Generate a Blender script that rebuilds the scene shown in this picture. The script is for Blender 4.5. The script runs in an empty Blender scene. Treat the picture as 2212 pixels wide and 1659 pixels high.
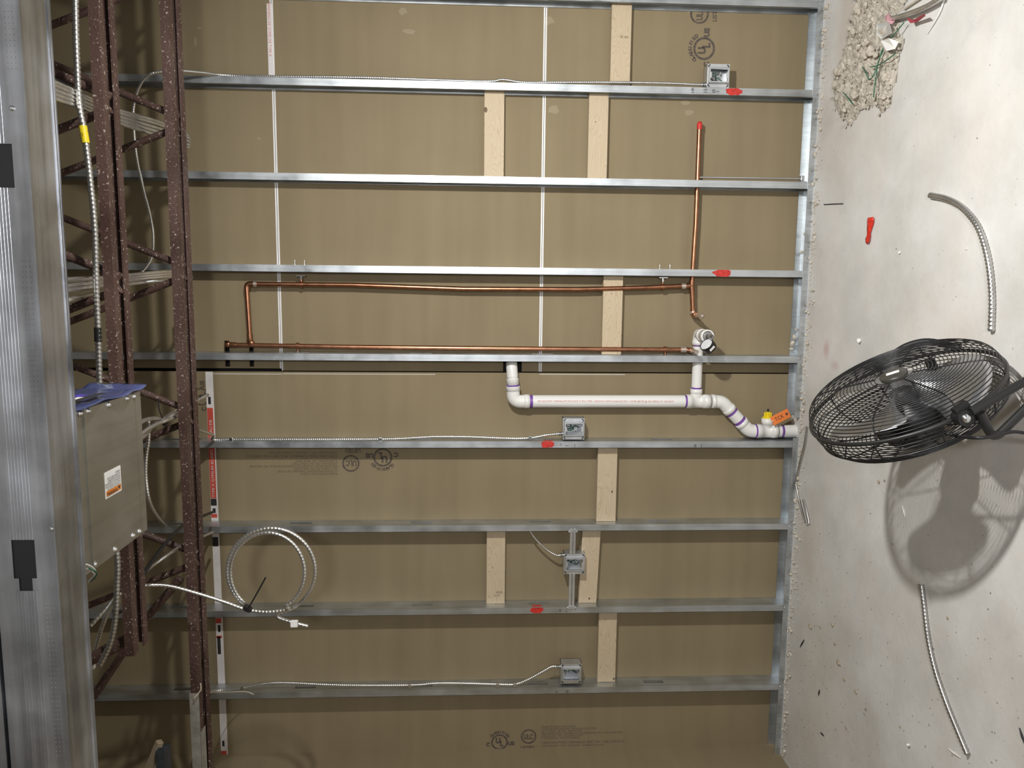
import bpy, math, random
from mathutils import Vector as V, Matrix, noise

# ------------------------------------------------------------------ camera, world, lights, exposure
sc = bpy.context.scene
FPX, CX, CY = 1653.2, 1106.0, 829.5          # focal length and centre in pixels of the 2212x1659 frame
CAM = V((0.3409, -3.5276, 1.5541))
YAW, PITCH, ROLL = 0.1281, 0.0501, 0.0038
_f = V((-math.sin(YAW) * math.cos(PITCH), math.cos(YAW) * math.cos(PITCH), -math.sin(PITCH)))
_r = V((math.cos(YAW), math.sin(YAW), 0.0))
_u = _r.cross(_f)
_r, _u = math.cos(ROLL) * _r + math.sin(ROLL) * _u, -math.sin(ROLL) * _r + math.cos(ROLL) * _u
cd = bpy.data.cameras.new('camera'); cam = bpy.data.objects.new('camera', cd)
sc.collection.objects.link(cam)
cd.sensor_fit = 'HORIZONTAL'; cd.sensor_width = 36.0; cd.lens = FPX / 2212.0 * 36.0
cd.clip_start = 0.05; cd.clip_end = 60
# the photographer held the phone on its side: picture right is down, picture top is room right
M3 = Matrix((-_u, _r, -_f)).transposed()
cam.matrix_world = Matrix.Translation(CAM) @ M3.to_4x4()
sc.camera = cam

w = bpy.data.worlds.new('world'); sc.world = w; w.use_nodes = True
bg = w.node_tree.nodes['Background']
bg.inputs[0].default_value = (0.92, 0.96, 1.0, 1); bg.inputs[1].default_value = 0.065

def lamp(name, loc, watts, radius, col):
    d = bpy.data.lights.new(name, 'POINT'); d.energy = watts; d.shadow_soft_size = radius; d.color = col
    o = bpy.data.objects.new(name, d); sc.collection.objects.link(o); o.location = loc
    return o
wd_ = bpy.data.lights.new('work_light', 'AREA'); wd_.shape = 'DISK'; wd_.size = 0.09; wd_.energy = 26; wd_.color = (1.0, 0.99, 0.955)
work = bpy.data.objects.new('work_light', wd_); sc.collection.objects.link(work); work.location = (1.36, -2.15, 1.80)
work.rotation_euler = V((-.55, .62, -.58)).to_track_quat('-Z', 'Y').to_euler()     # a work-light head tipped down toward the wall
lamp('string_light', (0.75, -4.7, 1.66), 84, 0.12, (0.98, 0.98, 1.0))

sc.view_settings.view_transform = 'Standard'
sc.view_settings.look = 'None'
sc.view_settings.exposure = 1.15
sc.view_settings.gamma = 1.0
sc.view_settings.use_curve_mapping = False

# ------------------------------------------------------------------ helpers
C = sc.collection
rnd = random.Random(7)
PI = math.pi

def ray(px, py):
    return _f + (-(py - CY) / FPX) * _r + (-(px - CX) / FPX) * _u
def at(px, py, Y):
    v = ray(px, py); return CAM + v * ((Y - CAM.y) / v.y)
def fl(px, py, z=0.0):
    v = ray(px, py); return CAM + v * ((z - CAM.z) / v.z)
def az(px, py, z):
    return fl(px, py, z)

class MB:
    def __init__(s): s.v = []; s.f = []; s.s = []
    def add(s, vs, fs, smooth=False):
        n = len(s.v); s.v += [tuple(p) for p in vs]
        s.f += [tuple(i + n for i in q) for q in fs]; s.s += [smooth] * len(fs); return s
    def box(s, a, b, bev=0.0):
        x0, y0, z0 = (min(a[i], b[i]) for i in range(3)); x1, y1, z1 = (max(a[i], b[i]) for i in range(3))
        if bev <= 0:
            vs = [(x0,y0,z0),(x1,y0,z0),(x1,y1,z0),(x0,y1,z0),(x0,y0,z1),(x1,y0,z1),(x1,y1,z1),(x0,y1,z1)]
            return s.add(vs, [(0,3,2,1),(4,5,6,7),(0,1,5,4),(1,2,6,5),(2,3,7,6),(3,0,4,7)])
        import bmesh
        bm = bmesh.new(); bmesh.ops.create_cube(bm, size=1)
        for v in bm.verts:
            v.co = V(((x0+x1)/2 + v.co.x*(x1-x0), (y0+y1)/2 + v.co.y*(y1-y0), (z0+z1)/2 + v.co.z*(z1-z0)))
        bmesh.ops.bevel(bm, geom=bm.edges[:], offset=bev, segments=2, affect='EDGES', profile=.5)
        bm.verts.index_update()
        s.add([v.co for v in bm.verts], [[v.index for v in f.verts] for f in bm.faces]); bm.free(); return s
    def obox(s, c, ax, h):          # oriented box: centre, three axes, half sizes
        vs = []
        for k in (-1, 1):
            for i, j in ((-1,-1),(1,-1),(1,1),(-1,1)):
                vs.append(V(c) + ax[0]*i*h[0] + ax[1]*j*h[1] + ax[2]*k*h[2])
        return s.add(vs, [(0,3,2,1),(4,5,6,7),(0,1,5,4),(1,2,6,5),(2,3,7,6),(3,0,4,7)])
    def tube(s, pts, r, n=8, cap=True, rad=None, smooth=True):
        pts = [V(p) for p in pts]; m = len(pts)
        t = [(pts[min(i+1, m-1)] - pts[max(i-1, 0)]).normalized() for i in range(m)]
        a = V((0,0,1)) if abs(t[0].z) < .9 else V((1,0,0))
        u = (a - t[0]*a.dot(t[0])).normalized(); vs = []
        for i in range(m):
            u = (u - t[i]*u.dot(t[i])).normalized(); q = t[i].cross(u)
            rr = rad[i] if rad else r
            for k in range(n):
                an = 2*PI*k/n; vs.append(pts[i] + (u*math.cos(an) + q*math.sin(an))*rr)
        fs = [(i*n+k, i*n+(k+1)%n, (i+1)*n+(k+1)%n, (i+1)*n+k) for i in range(m-1) for k in range(n)]
        s.add(vs, fs, smooth)
        if cap:
            s.add(vs[:n], [tuple(range(n-1, -1, -1))]); s.add(vs[-n:], [tuple(range(n))])
        return s
    def lathe(s, o, axis, prof, n=20, smooth=True, cap=True):   # prof: (height, radius)
        return s.tube([V(o) + V(axis).normalized()*h for h, _ in prof], 1, n, cap, [r for _, r in prof], smooth) if len({round(h,6) for h,_ in prof}) == len(prof) else s._lathe(o, axis, prof, n, smooth, cap)
    def _lathe(s, o, axis, prof, n, smooth, cap):
        t = V(axis).normalized(); a = V((0,0,1)) if abs(t.z) < .9 else V((1,0,0))
        u = (a - t*a.dot(t)).normalized(); q = t.cross(u); vs = []
        for h, r in prof:
            for k in range(n):
                an = 2*PI*k/n; vs.append(V(o) + t*h + (u*math.cos(an)+q*math.sin(an))*r)
        m = len(prof)
        s.add(vs, [(i*n+k, i*n+(k+1)%n, (i+1)*n+(k+1)%n, (i+1)*n+k) for i in range(m-1) for k in range(n)], smooth)
        if cap: s.add(vs[:n], [tuple(range(n-1,-1,-1))]); s.add(vs[-n:], [tuple(range(n))])
        return s
    def build(s, name, m, parent=None, origin=None):
        me = bpy.data.meshes.new(name)
        o0 = V(origin) if origin is not None else V((0,0,0))
        me.from_pydata([tuple(V(p) - o0) for p in s.v], [], s.f)
        me.polygons.foreach_set('use_smooth', s.s); me.update()
        me.materials.append(m)
        o = bpy.data.objects.new(name, me); C.objects.link(o)
        o.location = o0
        if parent is not None:
            o.parent = parent; o.location = o0 - parent.location
        return o

def thing(name, label, cat, loc=(0,0,0), group=None):
    o = bpy.data.objects.new(name, None); C.objects.link(o); o.location = loc
    o.empty_display_size = .05
    return tag(o, label, cat, group)
def tag(o, label=None, cat=None, group=None, kind=None):
    if label: o['label'] = label
    if cat: o['category'] = cat
    if group: o['group'] = group
    if kind: o['kind'] = kind
    return o
def solo(mb, name, m, label, cat, group=None, kind=None):
    c = sum((V(p) for p in mb.v), V()) / len(mb.v)
    return tag(mb.build(name, m, None, c), label, cat, group, kind)

def smooth_path(pts, step=.02):
    pts = [V(p) for p in pts]
    if len(pts) < 3:
        n = max(2, int((pts[1]-pts[0]).length/step)); return [pts[0].lerp(pts[1], i/n) for i in range(n+1)]
    out = []
    for i in range(len(pts)-1):
        a, b = pts[i], pts[i+1]; p = pts[i-1] if i else a*2-b; q = pts[i+2] if i+2 < len(pts) else b*2-a
        n = max(2, int((b-a).length/step))
        for k in range(n):
            t = k/n
            out.append(.5*((2*a)+(b-p)*t+(2*p-5*a+4*b-q)*t*t+(3*a-p-3*b+q)*t**3))
    out.append(pts[-1]); return out
def resample(pts, step):
    out = [pts[0]]; acc = 0.0
    for a, b in zip(pts, pts[1:]):
        L = (b-a).length
        if L < 1e-9: continue
        d = step - acc
        while d <= L:
            out.append(a.lerp(b, d/L)); d += step
        acc = (acc + L) % step
    return out
def armour(mb, pts, r, pitch=.0095, n=8):            # flexible metal-clad cable: a tube with wound ridges
    pts = resample(smooth_path(pts, pitch/3), pitch/3)
    rad = [r*(1.08, 1.0, .84)[i % 3] for i in range(len(pts))]
    return mb.tube(pts, r, n, True, rad)
def fillet(pts, r, k=6):
    pts = [V(p) for p in pts]; out = [pts[0]]
    for i in range(1, len(pts)-1):
        a, b, c = pts[i-1], pts[i], pts[i+1]
        u = (a-b).normalized(); v = (c-b).normalized()
        d = min(r, (a-b).length*.49, (c-b).length*.49)
        p, q = b+u*d, b+v*d
        for j in range(k+1):
            t = j/k; out.append(p*(1-t)**2 + b*2*t*(1-t) + q*t*t)
    out.append(pts[-1]); return out
def bm_chunk(c, s, seed, flat=.6):
    import bmesh
    bm = bmesh.new(); bmesh.ops.create_icosphere(bm, subdivisions=1, radius=1)
    R = random.Random(seed); sx, sy, sz = s*R.uniform(.7,1.2), s*R.uniform(.5,1.0), s*flat*R.uniform(.6,1.1); a = R.uniform(0, 6.28)
    vs = []
    for v in bm.verts:
        q = v.co*R.uniform(.72, 1.15); x, y = q.x*sx, q.y*sy
        vs.append(V((x*math.cos(a)-y*math.sin(a), x*math.sin(a)+y*math.cos(a), q.z*sz)))
    lo = min(v.z for v in vs); fs = [[v.index for v in f.verts] for f in bm.faces]; bm.free()
    return [V(c)+v-V((0,0,lo)) for v in vs], fs

# ------------------------------------------------------------------ materials
def new_mat(name):
    m = bpy.data.materials.new(name); m.use_nodes = True
    return m, m.node_tree, m.node_tree.nodes['Principled BSDF']
def mat(name, col, rough=.6, metal=0.0, var=0.0, scale=12.0, bump=0.0, bscale=80.0, stretch=(1,1,1), coord='Object', spec=.5, trans=0.0):
    m, t, b = new_mat(name); N = t.nodes.new; L = t.links.new
    b.inputs['Base Color'].default_value = (*col, 1); b.inputs['Roughness'].default_value = rough
    b.inputs['Metallic'].default_value = metal; b.inputs['Specular IOR Level'].default_value = spec
    b.inputs['Transmission Weight'].default_value = trans
    if var or bump:
        tc = N('ShaderNodeTexCoord'); mp = N('ShaderNodeMapping'); mp.inputs['Scale'].default_value = stretch
        if coord == 'World':
            g = N('ShaderNodeNewGeometry'); L(g.outputs['Position'], mp.inputs['Vector'])
        else: L(tc.outputs[coord], mp.inputs['Vector'])
    if var:
        n = N('ShaderNodeTexNoise'); n.inputs['Scale'].default_value = scale; n.inputs['Detail'].default_value = 5
        L(mp.outputs[0], n.inputs['Vector'])
        cr = N('ShaderNodeValToRGB'); cr.color_ramp.elements[0].position = .3; cr.color_ramp.elements[1].position = .7
        cr.color_ramp.elements[0].color = (*[c*(1-var) for c in col], 1); cr.color_ramp.elements[1].color = (*[min(1, c*(1+var)) for c in col], 1)
        L(n.outputs['Fac'], cr.inputs[0]); L(cr.outputs[0], b.inputs['Base Color'])
    if bump:
        n2 = N('ShaderNodeTexNoise'); n2.inputs['Scale'].default_value = bscale; n2.inputs['Detail'].default_value = 4
        L(mp.outputs[0], n2.inputs['Vector']); bp = N('ShaderNodeBump'); bp.inputs['Strength'].default_value = bump; bp.inputs['Distance'].default_value = .004
        L(n2.outputs['Fac'], bp.inputs['Height']); L(bp.outputs[0], b.inputs['Normal'])
    return m

def mat_gypsum():
    m, t, b = new_mat('gypsum_paper'); N = t.nodes.new; L = t.links.new
    g = N('ShaderNodeNewGeometry'); mp = N('ShaderNodeMapping'); mp.inputs['Scale'].default_value = (.55, 1, 9.0)
    L(g.outputs['Position'], mp.inputs['Vector'])
    n = N('ShaderNodeTexNoise'); n.inputs['Scale'].default_value = 1.6; n.inputs['Detail'].default_value = 6; L(mp.outputs[0], n.inputs['Vector'])
    n2 = N('ShaderNodeTexNoise'); n2.inputs['Scale'].default_value = 3.0; n2.inputs['Detail'].default_value = 8; L(g.outputs['Position'], n2.inputs['Vector'])
    n3 = N('ShaderNodeTexNoise'); n3.inputs['Scale'].default_value = 380.0; L(g.outputs['Position'], n3.inputs['Vector'])
    mx = N('ShaderNodeMix'); mx.data_type = 'FLOAT'; mx.inputs[0].default_value = .45
    L(n.outputs['Fac'], mx.inputs[2]); L(n2.outputs['Fac'], mx.inputs[3])
    mx2 = N('ShaderNodeMix'); mx2.data_type = 'FLOAT'; mx2.inputs[0].default_value = .22
    L(mx.outputs[0], mx2.inputs[2]); L(n3.outputs['Fac'], mx2.inputs[3])
    cr = N('ShaderNodeValToRGB'); e = cr.color_ramp.elements
    e[0].position = .3; e[0].color = (.222, .174, .102, 1); e[1].position = .7; e[1].color = (.285, .228, .139, 1)
    L(mx2.outputs[0], cr.inputs[0]); L(cr.outputs[0], b.inputs['Base Color'])
    b.inputs['Roughness'].default_value = .75; b.inputs['Specular IOR Level'].default_value = .25
    return m
def mat_concrete():
    m, t, b = new_mat('concrete_slab'); N = t.nodes.new; L = t.links.new
    g = N('ShaderNodeNewGeometry')
    def noise_(s, d=6, rough=.6, st=None):
        n = N('ShaderNodeTexNoise'); n.inputs['Scale'].default_value = s; n.inputs['Detail'].default_value = d; n.inputs['Roughness'].default_value = rough
        if st:
            mp = N('ShaderNodeMapping'); mp.inputs['Scale'].default_value = st; L(g.outputs['Position'], mp.inputs[0]); L(mp.outputs[0], n.inputs['Vector'])
        else: L(g.outputs['Position'], n.inputs['Vector'])
        return n
    def ramp(src, a, ca, b_, cb):
        r = N('ShaderNodeValToRGB'); e = r.color_ramp.elements; e[0].position = a; e[0].color = (*ca, 1); e[1].position = b_; e[1].color = (*cb, 1)
        L(src, r.inputs[0]); return r
    def mixc(fac, a, b2, blend='MIX'):
        x = N('ShaderNodeMix'); x.data_type = 'RGBA'; x.blend_type = blend
        if isinstance(fac, float): x.inputs[0].default_value = fac
        else: L(fac, x.inputs[0])
        for k, q in ((6, a), (7, b2)):
            if isinstance(q, tuple): x.inputs[k].default_value = (*q, 1)
            else: L(q, x.inputs[k])
        return x.outputs[2]
    base = ramp(noise_(2.2, 8, .62).outputs['Fac'], .36, (.585, .565, .53), .64, (.745, .735, .71)).outputs[0]
    warm = ramp(noise_(1.4, 6, .6, (1, 1.6, 1)).outputs['Fac'], .48, (0, 0, 0), .66, (1, 1, 1)).outputs[0]
    base = mixc(warm, base, mixc(.22, base, (.72, .60, .52)))
    grey = ramp(noise_(5.5, 5, .55).outputs['Fac'], .60, (0, 0, 0), .70, (1, 1, 1)).outputs[0]
    base = mixc(grey, base, mixc(.30, base, (.54, .55, .56)))
    spots = ramp(noise_(95, 2, .5).outputs['Fac'], .735, (0, 0, 0), .76, (1, 1, 1)).outputs[0]
    base = mixc(spots, base, (.24, .20, .15))
    def blot(cx, cy, rx, ry, col, amt, soft=.5, dirt=0.0):
        nonlocal base
        mp = N('ShaderNodeMapping'); mp.vector_type = 'POINT'
        mp.inputs['Location'].default_value = (-cx/rx, -cy/ry, 0); mp.inputs['Scale'].default_value = (1/rx, 1/ry, 0)
        L(g.outputs['Position'], mp.inputs[0])
        ln = N('ShaderNodeVectorMath'); ln.operation = 'LENGTH'
        nz = noise_(7, 5, .65); ad = N('ShaderNodeVectorMath'); ad.operation = 'MULTIPLY_ADD'
        L(nz.outputs['Color'], ad.inputs[0]); ad.inputs[1].default_value = (.9, .9, 0); L(mp.outputs[0], ad.inputs[2])
        sb = N('ShaderNodeVectorMath'); sb.operation = 'SUBTRACT'; L(ad.outputs[0], sb.inputs[0]); sb.inputs[1].default_value = (.45, .45, 0)
        L(sb.outputs[0], ln.inputs[0])
        rp = ramp(ln.outputs['Value'], 1-soft, (amt, amt, amt), 1.0, (0, 0, 0)).outputs[0]
        base = mixc(rp, base, col)
    p = fl(1785, 757); blot(p.x, p.y, .055, .035, (.56, .30, .30), .55, .8)
    p = fl(1803, 790); blot(p.x, p.y, .03, .05, (.56, .33, .33), .4, .8)
    p = fl(1760, 1500); blot(p.x, p.y, .75, .42, (.66, .59, .49), .22, .7)          # tracked-in dirt by the corner
    p = fl(1745, 1180); blot(p.x, p.y, .30, .16, (.60, .52, .44), .5, .8)
    p = fl(1830, 60); blot(p.x, p.y, .40, .14, (.58, .50, .42), .6, .7)
    p = fl(1870, 730); blot(p.x, p.y, .16, .12, (.54, .53, .52), .4, .7)
    p = fl(1840, 690); blot(p.x, p.y, .30, .10, (.58, .57, .56), .35, .8)
    p = fl(2080, 735); blot(p.x, p.y, .25, .2, (.72, .62, .55), .35, .9)
    L(base, b.inputs['Base Color']); b.inputs['Roughness'].default_value = .62; b.inputs['Specular IOR Level'].default_value = .35
    bp = N('ShaderNodeBump'); bp.inputs['Strength'].default_value = .22; bp.inputs['Distance'].default_value = .006
    L(noise_(38, 8, .7).outputs['Fac'], bp.inputs['Height']); L(bp.outputs[0], b.inputs['Normal'])
    return m
def mat_galv(name, lo, hi, r0, r1, stretch=(30, 30, 1.2), scr=.12, metal=.9):
    m, t, b = new_mat(name); N = t.nodes.new; L = t.links.new
    g = N('ShaderNodeNewGeometry'); mp = N('ShaderNodeMapping'); mp.inputs['Scale'].default_value = stretch; L(g.outputs['Position'], mp.inputs[0])
    n = N('ShaderNodeTexNoise'); n.inputs['Scale'].default_value = 3; n.inputs['Detail'].default_value = 6; L(mp.outputs[0], n.inputs['Vector'])
    n2 = N('ShaderNodeTexNoise'); n2.inputs['Scale'].default_value = 9; n2.inputs['Detail'].default_value = 6; L(g.outputs['Position'], n2.inputs['Vector'])
    mx = N('ShaderNodeMix'); mx.data_type = 'FLOAT'; mx.inputs[0].default_value = .5; L(n.outputs['Fac'], mx.inputs[2]); L(n2.outputs['Fac'], mx.inputs[3])
    cr = N('ShaderNodeValToRGB'); e = cr.color_ramp.elements; e[0].position = .35; e[0].color = (*lo, 1); e[1].position = .65; e[1].color = (*hi, 1)
    L(mx.outputs[0], cr.inputs[0]); L(cr.outputs[0], b.inputs['Base Color'])
    mr = N('ShaderNodeMapRange'); mr.inputs[1].default_value = .3; mr.inputs[2].default_value = .7; mr.inputs[3].default_value = r0; mr.inputs[4].default_value = r1
    L(n2.outputs['Fac'], mr.inputs[0]); L(mr.outputs[0], b.inputs['Roughness']); b.inputs['Metallic'].default_value = metal
    bp = N('ShaderNodeBump'); bp.inputs['Strength'].default_value = scr; bp.inputs['Distance'].default_value = .002; L(mx.outputs[0], bp.inputs['Height']); L(bp.outputs[0], b.inputs['Normal'])
    return m
def mat_rust():
    m, t, b = new_mat('red_oxide_paint'); N = t.nodes.new; L = t.links.new
    g = N('ShaderNodeNewGeometry')
    n = N('ShaderNodeTexNoise'); n.inputs['Scale'].default_value = 130; n.inputs['Detail'].default_value = 3; L(g.outputs['Position'], n.inputs['Vector'])
    n2 = N('ShaderNodeTexNoise'); n2.inputs['Scale'].default_value = 5; n2.inputs['Detail'].default_value = 6; L(g.outputs['Position'], n2.inputs['Vector'])
    c1 = N('ShaderNodeValToRGB'); e = c1.color_ramp.elements; e[0].position = .3; e[0].color = (.052, .024, .019, 1); e[1].position = .72; e[1].color = (.115, .066, .054, 1); L(n2.outputs['Fac'], c1.inputs[0])
    c2 = N('ShaderNodeValToRGB'); e = c2.color_ramp.elements; e[0].position = .62; e[0].color = (0,0,0,1); e[1].position = .70; e[1].color = (1,1,1,1); L(n.outputs['Fac'], c2.inputs[0])
    mx = N('ShaderNodeMix'); mx.data_type = 'RGBA'; L(c2.outputs[0], mx.inputs[0]); L(c1.outputs[0], mx.inputs[6]); mx.inputs[7].default_value = (.45, .38, .33, 1)
    L(mx.outputs[2], b.inputs['Base Color']); b.inputs['Roughness'].default_value = .55
    bp = N('ShaderNodeBump'); bp.inputs['Strength'].default_value = .5; bp.inputs['Distance'].default_value = .003; L(n.outputs['Fac'], bp.inputs['Height']); L(bp.outputs[0], b.inputs['Normal'])
    return m
def mat_wood():
    m, t, b = new_mat('spruce'); N = t.nodes.new; L = t.links.new
    tc = N('ShaderNodeTexCoord'); oi = N('ShaderNodeObjectInfo')
    ad = N('ShaderNodeVectorMath'); ad.operation = 'MULTIPLY_ADD'; L(oi.outputs['Random'], ad.inputs[0]); ad.inputs[1].default_value = (7, 3, 5); L(tc.outputs['Object'], ad.inputs[2])
    mp = N('ShaderNodeMapping'); mp.inputs['Scale'].default_value = (2.2, 10, 14); L(ad.outputs[0], mp.inputs[0])
    n = N('ShaderNodeTexNoise'); n.inputs['Scale'].default_value = 1.1; n.inputs['Detail'].default_value = 2; L(mp.outputs[0], n.inputs['Vector'])
    ma = N('ShaderNodeMath'); ma.operation = 'MULTIPLY'; ma.inputs[1].default_value = 26; L(n.outputs['Fac'], ma.inputs[0])
    fr = N('ShaderNodeMath'); fr.operation = 'FRACT'; L(ma.outputs[0], fr.inputs[0])
    cr = N('ShaderNodeValToRGB'); e = cr.color_ramp.elements; e[0].position = 0; e[0].color = (.55, .445, .30, 1); e[1].position = .78; e[1].color = (.50, .39, .25, 1)
    q = e.new(.94); q.color = (.34, .225, .12, 1); q = e.new(1.0); q.color = (.52, .41, .27, 1)
    L(fr.outputs[0], cr.inputs[0])
    n2 = N('ShaderNodeTexNoise'); n2.inputs['Scale'].default_value = 6; L(ad.outputs[0], n2.inputs['Vector'])
    mx = N('ShaderNodeMix'); mx.data_type = 'RGBA'; mx.inputs[0].default_value = .45; L(cr.outputs[0], mx.inputs[6]); mx.inputs[7].default_value = (.56, .465, .325, 1)
    L(mx.outputs[2], b.inputs['Base Color']); b.inputs['Roughness'].default_value = .6
    return m

M = dict(
    gyp=mat_gypsum(), slab=mat_concrete(), rust=mat_rust(), wood=mat_wood(),
    galv=mat_galv('galvanised_steel', (.46, .49, .51), (.66, .69, .71), .30, .50),
    galv_h=mat_galv('galvanised_header', (.27, .28, .30), (.60, .62, .66), .20, .40, (1.0, 20, 20), .2, .95),
    galv_box=mat_galv('galvanised_enclosure', (.42, .41, .37), (.52, .51, .47), .34, .42, (20, 1.5, 20), .06, .95),
    boxm=mat_galv('pressed_steel_box', (.58, .60, .62), (.72, .74, .76), .32, .45, (4,4,4), .1, .85),
    armour=mat('cable_armour', (.74, .73, .70), .27, .9, .12, 20),
    armour_d=mat('flexible_conduit', (.50, .49, .47), .33, .9, .15, 20),
    zinc=mat('zinc_plated', (.75, .76, .78), .22, 1.0),
    copper=mat('copper', (.43, .205, .118), .34, 1.0, .22, 25, 0, 1, (1,1,1)),
    solder=mat('solder', (.72, .62, .54), .35, .8, .2, 60),
    pvc=mat('white_pvc', (.80, .79, .76), .32, 0, .03, 9),
    pvc_cap=mat('grey_plug', (.22, .21, .20), .4),
    purple=mat('purple_primer', (.18, .07, .33), .45, 0, .3, 40),
    black=mat('black_plastic', (.012, .012, .013), .42),
    blackm=mat('black_enamel', (.010, .010, .011), .30),
    tubeb=mat('black_tube', (.016, .016, .016), .38),
    alu=mat('fan_aluminium', (.80, .81, .84), .34, 1.0, .05, 4),
    white=mat('white_paper', (.80, .79, .77), .6, 0, .04, 30),
    tape=mat('tape_paper', (.78, .74, .73), .7, 0, .08, 15),
    red=mat('red_print', (.60, .08, .05), .65, 0, .15, 25),
    redp=mat('red_spray_paint', (.55, .030, .022), .5, 0, .25, 60),
    ink=mat('grey_ink', (.095, .075, .060), .8, 0, .4, 90),
    inkl=mat('faded_ink', (.105, .08, .055), .8, 0, .4, 90),
    pen=mat('marker_ink', (.03, .03, .035), .6),
    rtext=mat('red_lettering', (.62, .20, .15), .7),
    yellow=mat('yellow_plastic', (.80, .62, .02), .35),
    orange=mat('orange_tag', (.85, .22, .045), .5),
    oranget=mat('orange_label', (.68, .22, .03), .5),
    green=mat('green_wire', (.03, .14, .08), .4),
    whitew=mat('white_wire', (.75, .75, .73), .4),
    blue=mat('blue_film', (.10, .13, .32), .12, 0, .1, 20, .25, 30, (1,1,1), 'Object', .8, .45),
    purp=mat('purple_print', (.10, .06, .42), .5), yell=mat('yellow_print', (.75, .68, .03), .5), dark=mat('dark_print', (.03, .03, .03), .5),
    cavity=mat('cavity_shade', (.02, .018, .016), .9),  # near-black colour stands in for shade behind the boards
    mud=mat('mortar', (.62, .56, .47), .9, 0, .2, 30, .6, 60),
    rubble=mat('broken_concrete', (.50, .455, .385), .95, 0, .28, 45, .9, 130, (1,1,1), 'World'),
    chip=mat('concrete_chip', (.53, .475, .395), .95, 0, .25, 60, .4, 120),
    chipb=mat('brown_chip', (.40, .33, .24), .95, 0, .25, 60),
    chipd=mat('dark_chip', (.30, .25, .19), .95, 0, .25, 60),
    chipw=mat('plaster_chip', (.80, .78, .75), .9),
    plastic=mat('clear_plastic_scrap', (.80, .80, .78), .25, 0, .05, 20, 0, 1, (1,1,1), 'Object', .5, .35),
    deck=mat('deck_paint', (.30, .29, .27), .8, 0, .15, 4),
    maroon=mat('maroon_scrap', (.30, .05, .06), .5), pink=mat('pink_scrap', (.62, .35, .38), .6),
    grime=mat('pale_overspray', (.27, .255, .22), .9, 0, .2, 25, .4, 60),
    twine=mat('cotton_twine', (.62, .55, .42), .9),
    bracket=mat('blue_grey_steel', (.12, .14, .17), .5, .6, .2, 20),
    glass=mat('gauge_glass', (.75, .77, .78), .08, 0, 0, 1, 0, 1, (1,1,1), 'Object', .8),
)

def text(s, size, o, ex, ey, m, parent, name='printed_text', sx=1.0, align='LEFT', off=.0006, bold=0.0):
    cu = bpy.data.curves.new(name, 'FONT'); cu.body = s; cu.size = size; cu.align_x = align; cu.space_line = .92
    cu.offset = bold; cu.resolution_u = 3
    cu.materials.append(m)
    tmp = bpy.data.objects.new('tmp', cu); me = bpy.data.meshes.new_from_object(tmp)
    bpy.data.objects.remove(tmp); bpy.data.curves.remove(cu); me.name = name
    ob = bpy.data.objects.new(name, me); C.objects.link(ob)
    ex, ey = V(ex), V(ey); ez = ex.cross(ey)
    Mx = Matrix((ex*sx, ey, ez)).transposed().to_4x4(); loc = V(o) + ez*off
    if parent is not None:
        ob.parent = parent; loc = loc - parent_loc(parent)
    Mx.translation = loc
    ob.matrix_local = Mx
    return ob
def parent_loc(p):
    l = V((0,0,0))
    while p is not None: l += p.location; p = p.parent
    return l
def sub(mb, name, m, parent):          # child or grandchild mesh, given in world coordinates
    o = mb.build(name, m); pl = parent_loc(parent); o.parent = parent; o.location = -pl
    return o

# ------------------------------------------------------------------ measured layout
X9 = at(1100, 1631, .060).x
SX = {0: 1.598, 1: 1.215, 2: .8098, 3: .4072, 4: .0067, 5: -.4012, 6: -.8071, 7: -1.2207, 8: -1.6354, 9: X9}
D = .092                       # stud depth: board face at Y = D
ZT = 3.55
XL, XR = -1.995, 2.6

# ------------------------------------------------------------------ floor, ceiling, side wall
flo = tag(MB().box((-4, -7, -.15), (4.5, .6, 0)).build('floor', M['slab']), 'pale dusty concrete floor slab', kind='structure')
cei = tag(MB().box((-4, -7, ZT), (4.5, .6, ZT+.1)).build('ceiling', M['deck']), 'grey underside of the deck above the joists', kind='structure')
wl = tag(MB().box((XL-.12, -5.5, 0.0), (XL, .13, ZT)).build('wall_left', M['gyp']), 'brown board side wall at the corner', kind='structure')
cav = tag(MB().box((XL, .16, 0), (XR, .22, ZT)).build('wall_gap_shade', M['cavity']), 'near-black sheet behind the boards, painted as the shade in the gaps', kind='structure')  # added dark backing, so slots and gaps look shaded

# ------------------------------------------------------------------ back wall of gypsum boards
wb = bpy.data.objects.new('wall_back', None); C.objects.link(wb)
tag(wb, 'back wall lined with brown paper gypsum boards', kind='structure')
def board(x0, x1, z0, z1, holes=()):
    """one sheet, with rectangular cut-outs (x0,x1,z0,z1)"""
    xs = sorted({x0, x1, *[h[0] for h in holes], *[h[1] for h in holes]}); zs = sorted({z0, z1, *[h[2] for h in holes], *[h[3] for h in holes]})
    xs = [x for x in xs if x0 <= x <= x1]; zs = [z for z in zs if z0 <= z <= z1]
    mb = MB(); Y0, Y1 = D, D+.016
    inside = lambda x, z: any(h[0] < x < h[1] and h[2] < z < h[3] for h in holes)
    for i in range(len(xs)-1):
        for j in range(len(zs)-1):
            if not inside((xs[i]+xs[i+1])/2, (zs[j]+zs[j+1])/2): mb.box((xs[i], Y0, zs[j]), (xs[i+1], Y1, zs[j+1]))
    return sub(mb, 'gypsum_board', M['gyp'], wb)
XG = at(1100, 804, D).x                   # vertical seam between the two board layouts
XB = at(400, 795, D).x
J1, J2, J3 = 1.2373, 2.4544, at(402, 400, D).z
def hole(px0, py0, px1, py1):
    a, b = at(px0, py0, D), at(px1, py1, D); return (min(a.x,b.x), max(a.x,b.x), min(a.z,b.z), max(a.z,b.z))
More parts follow.
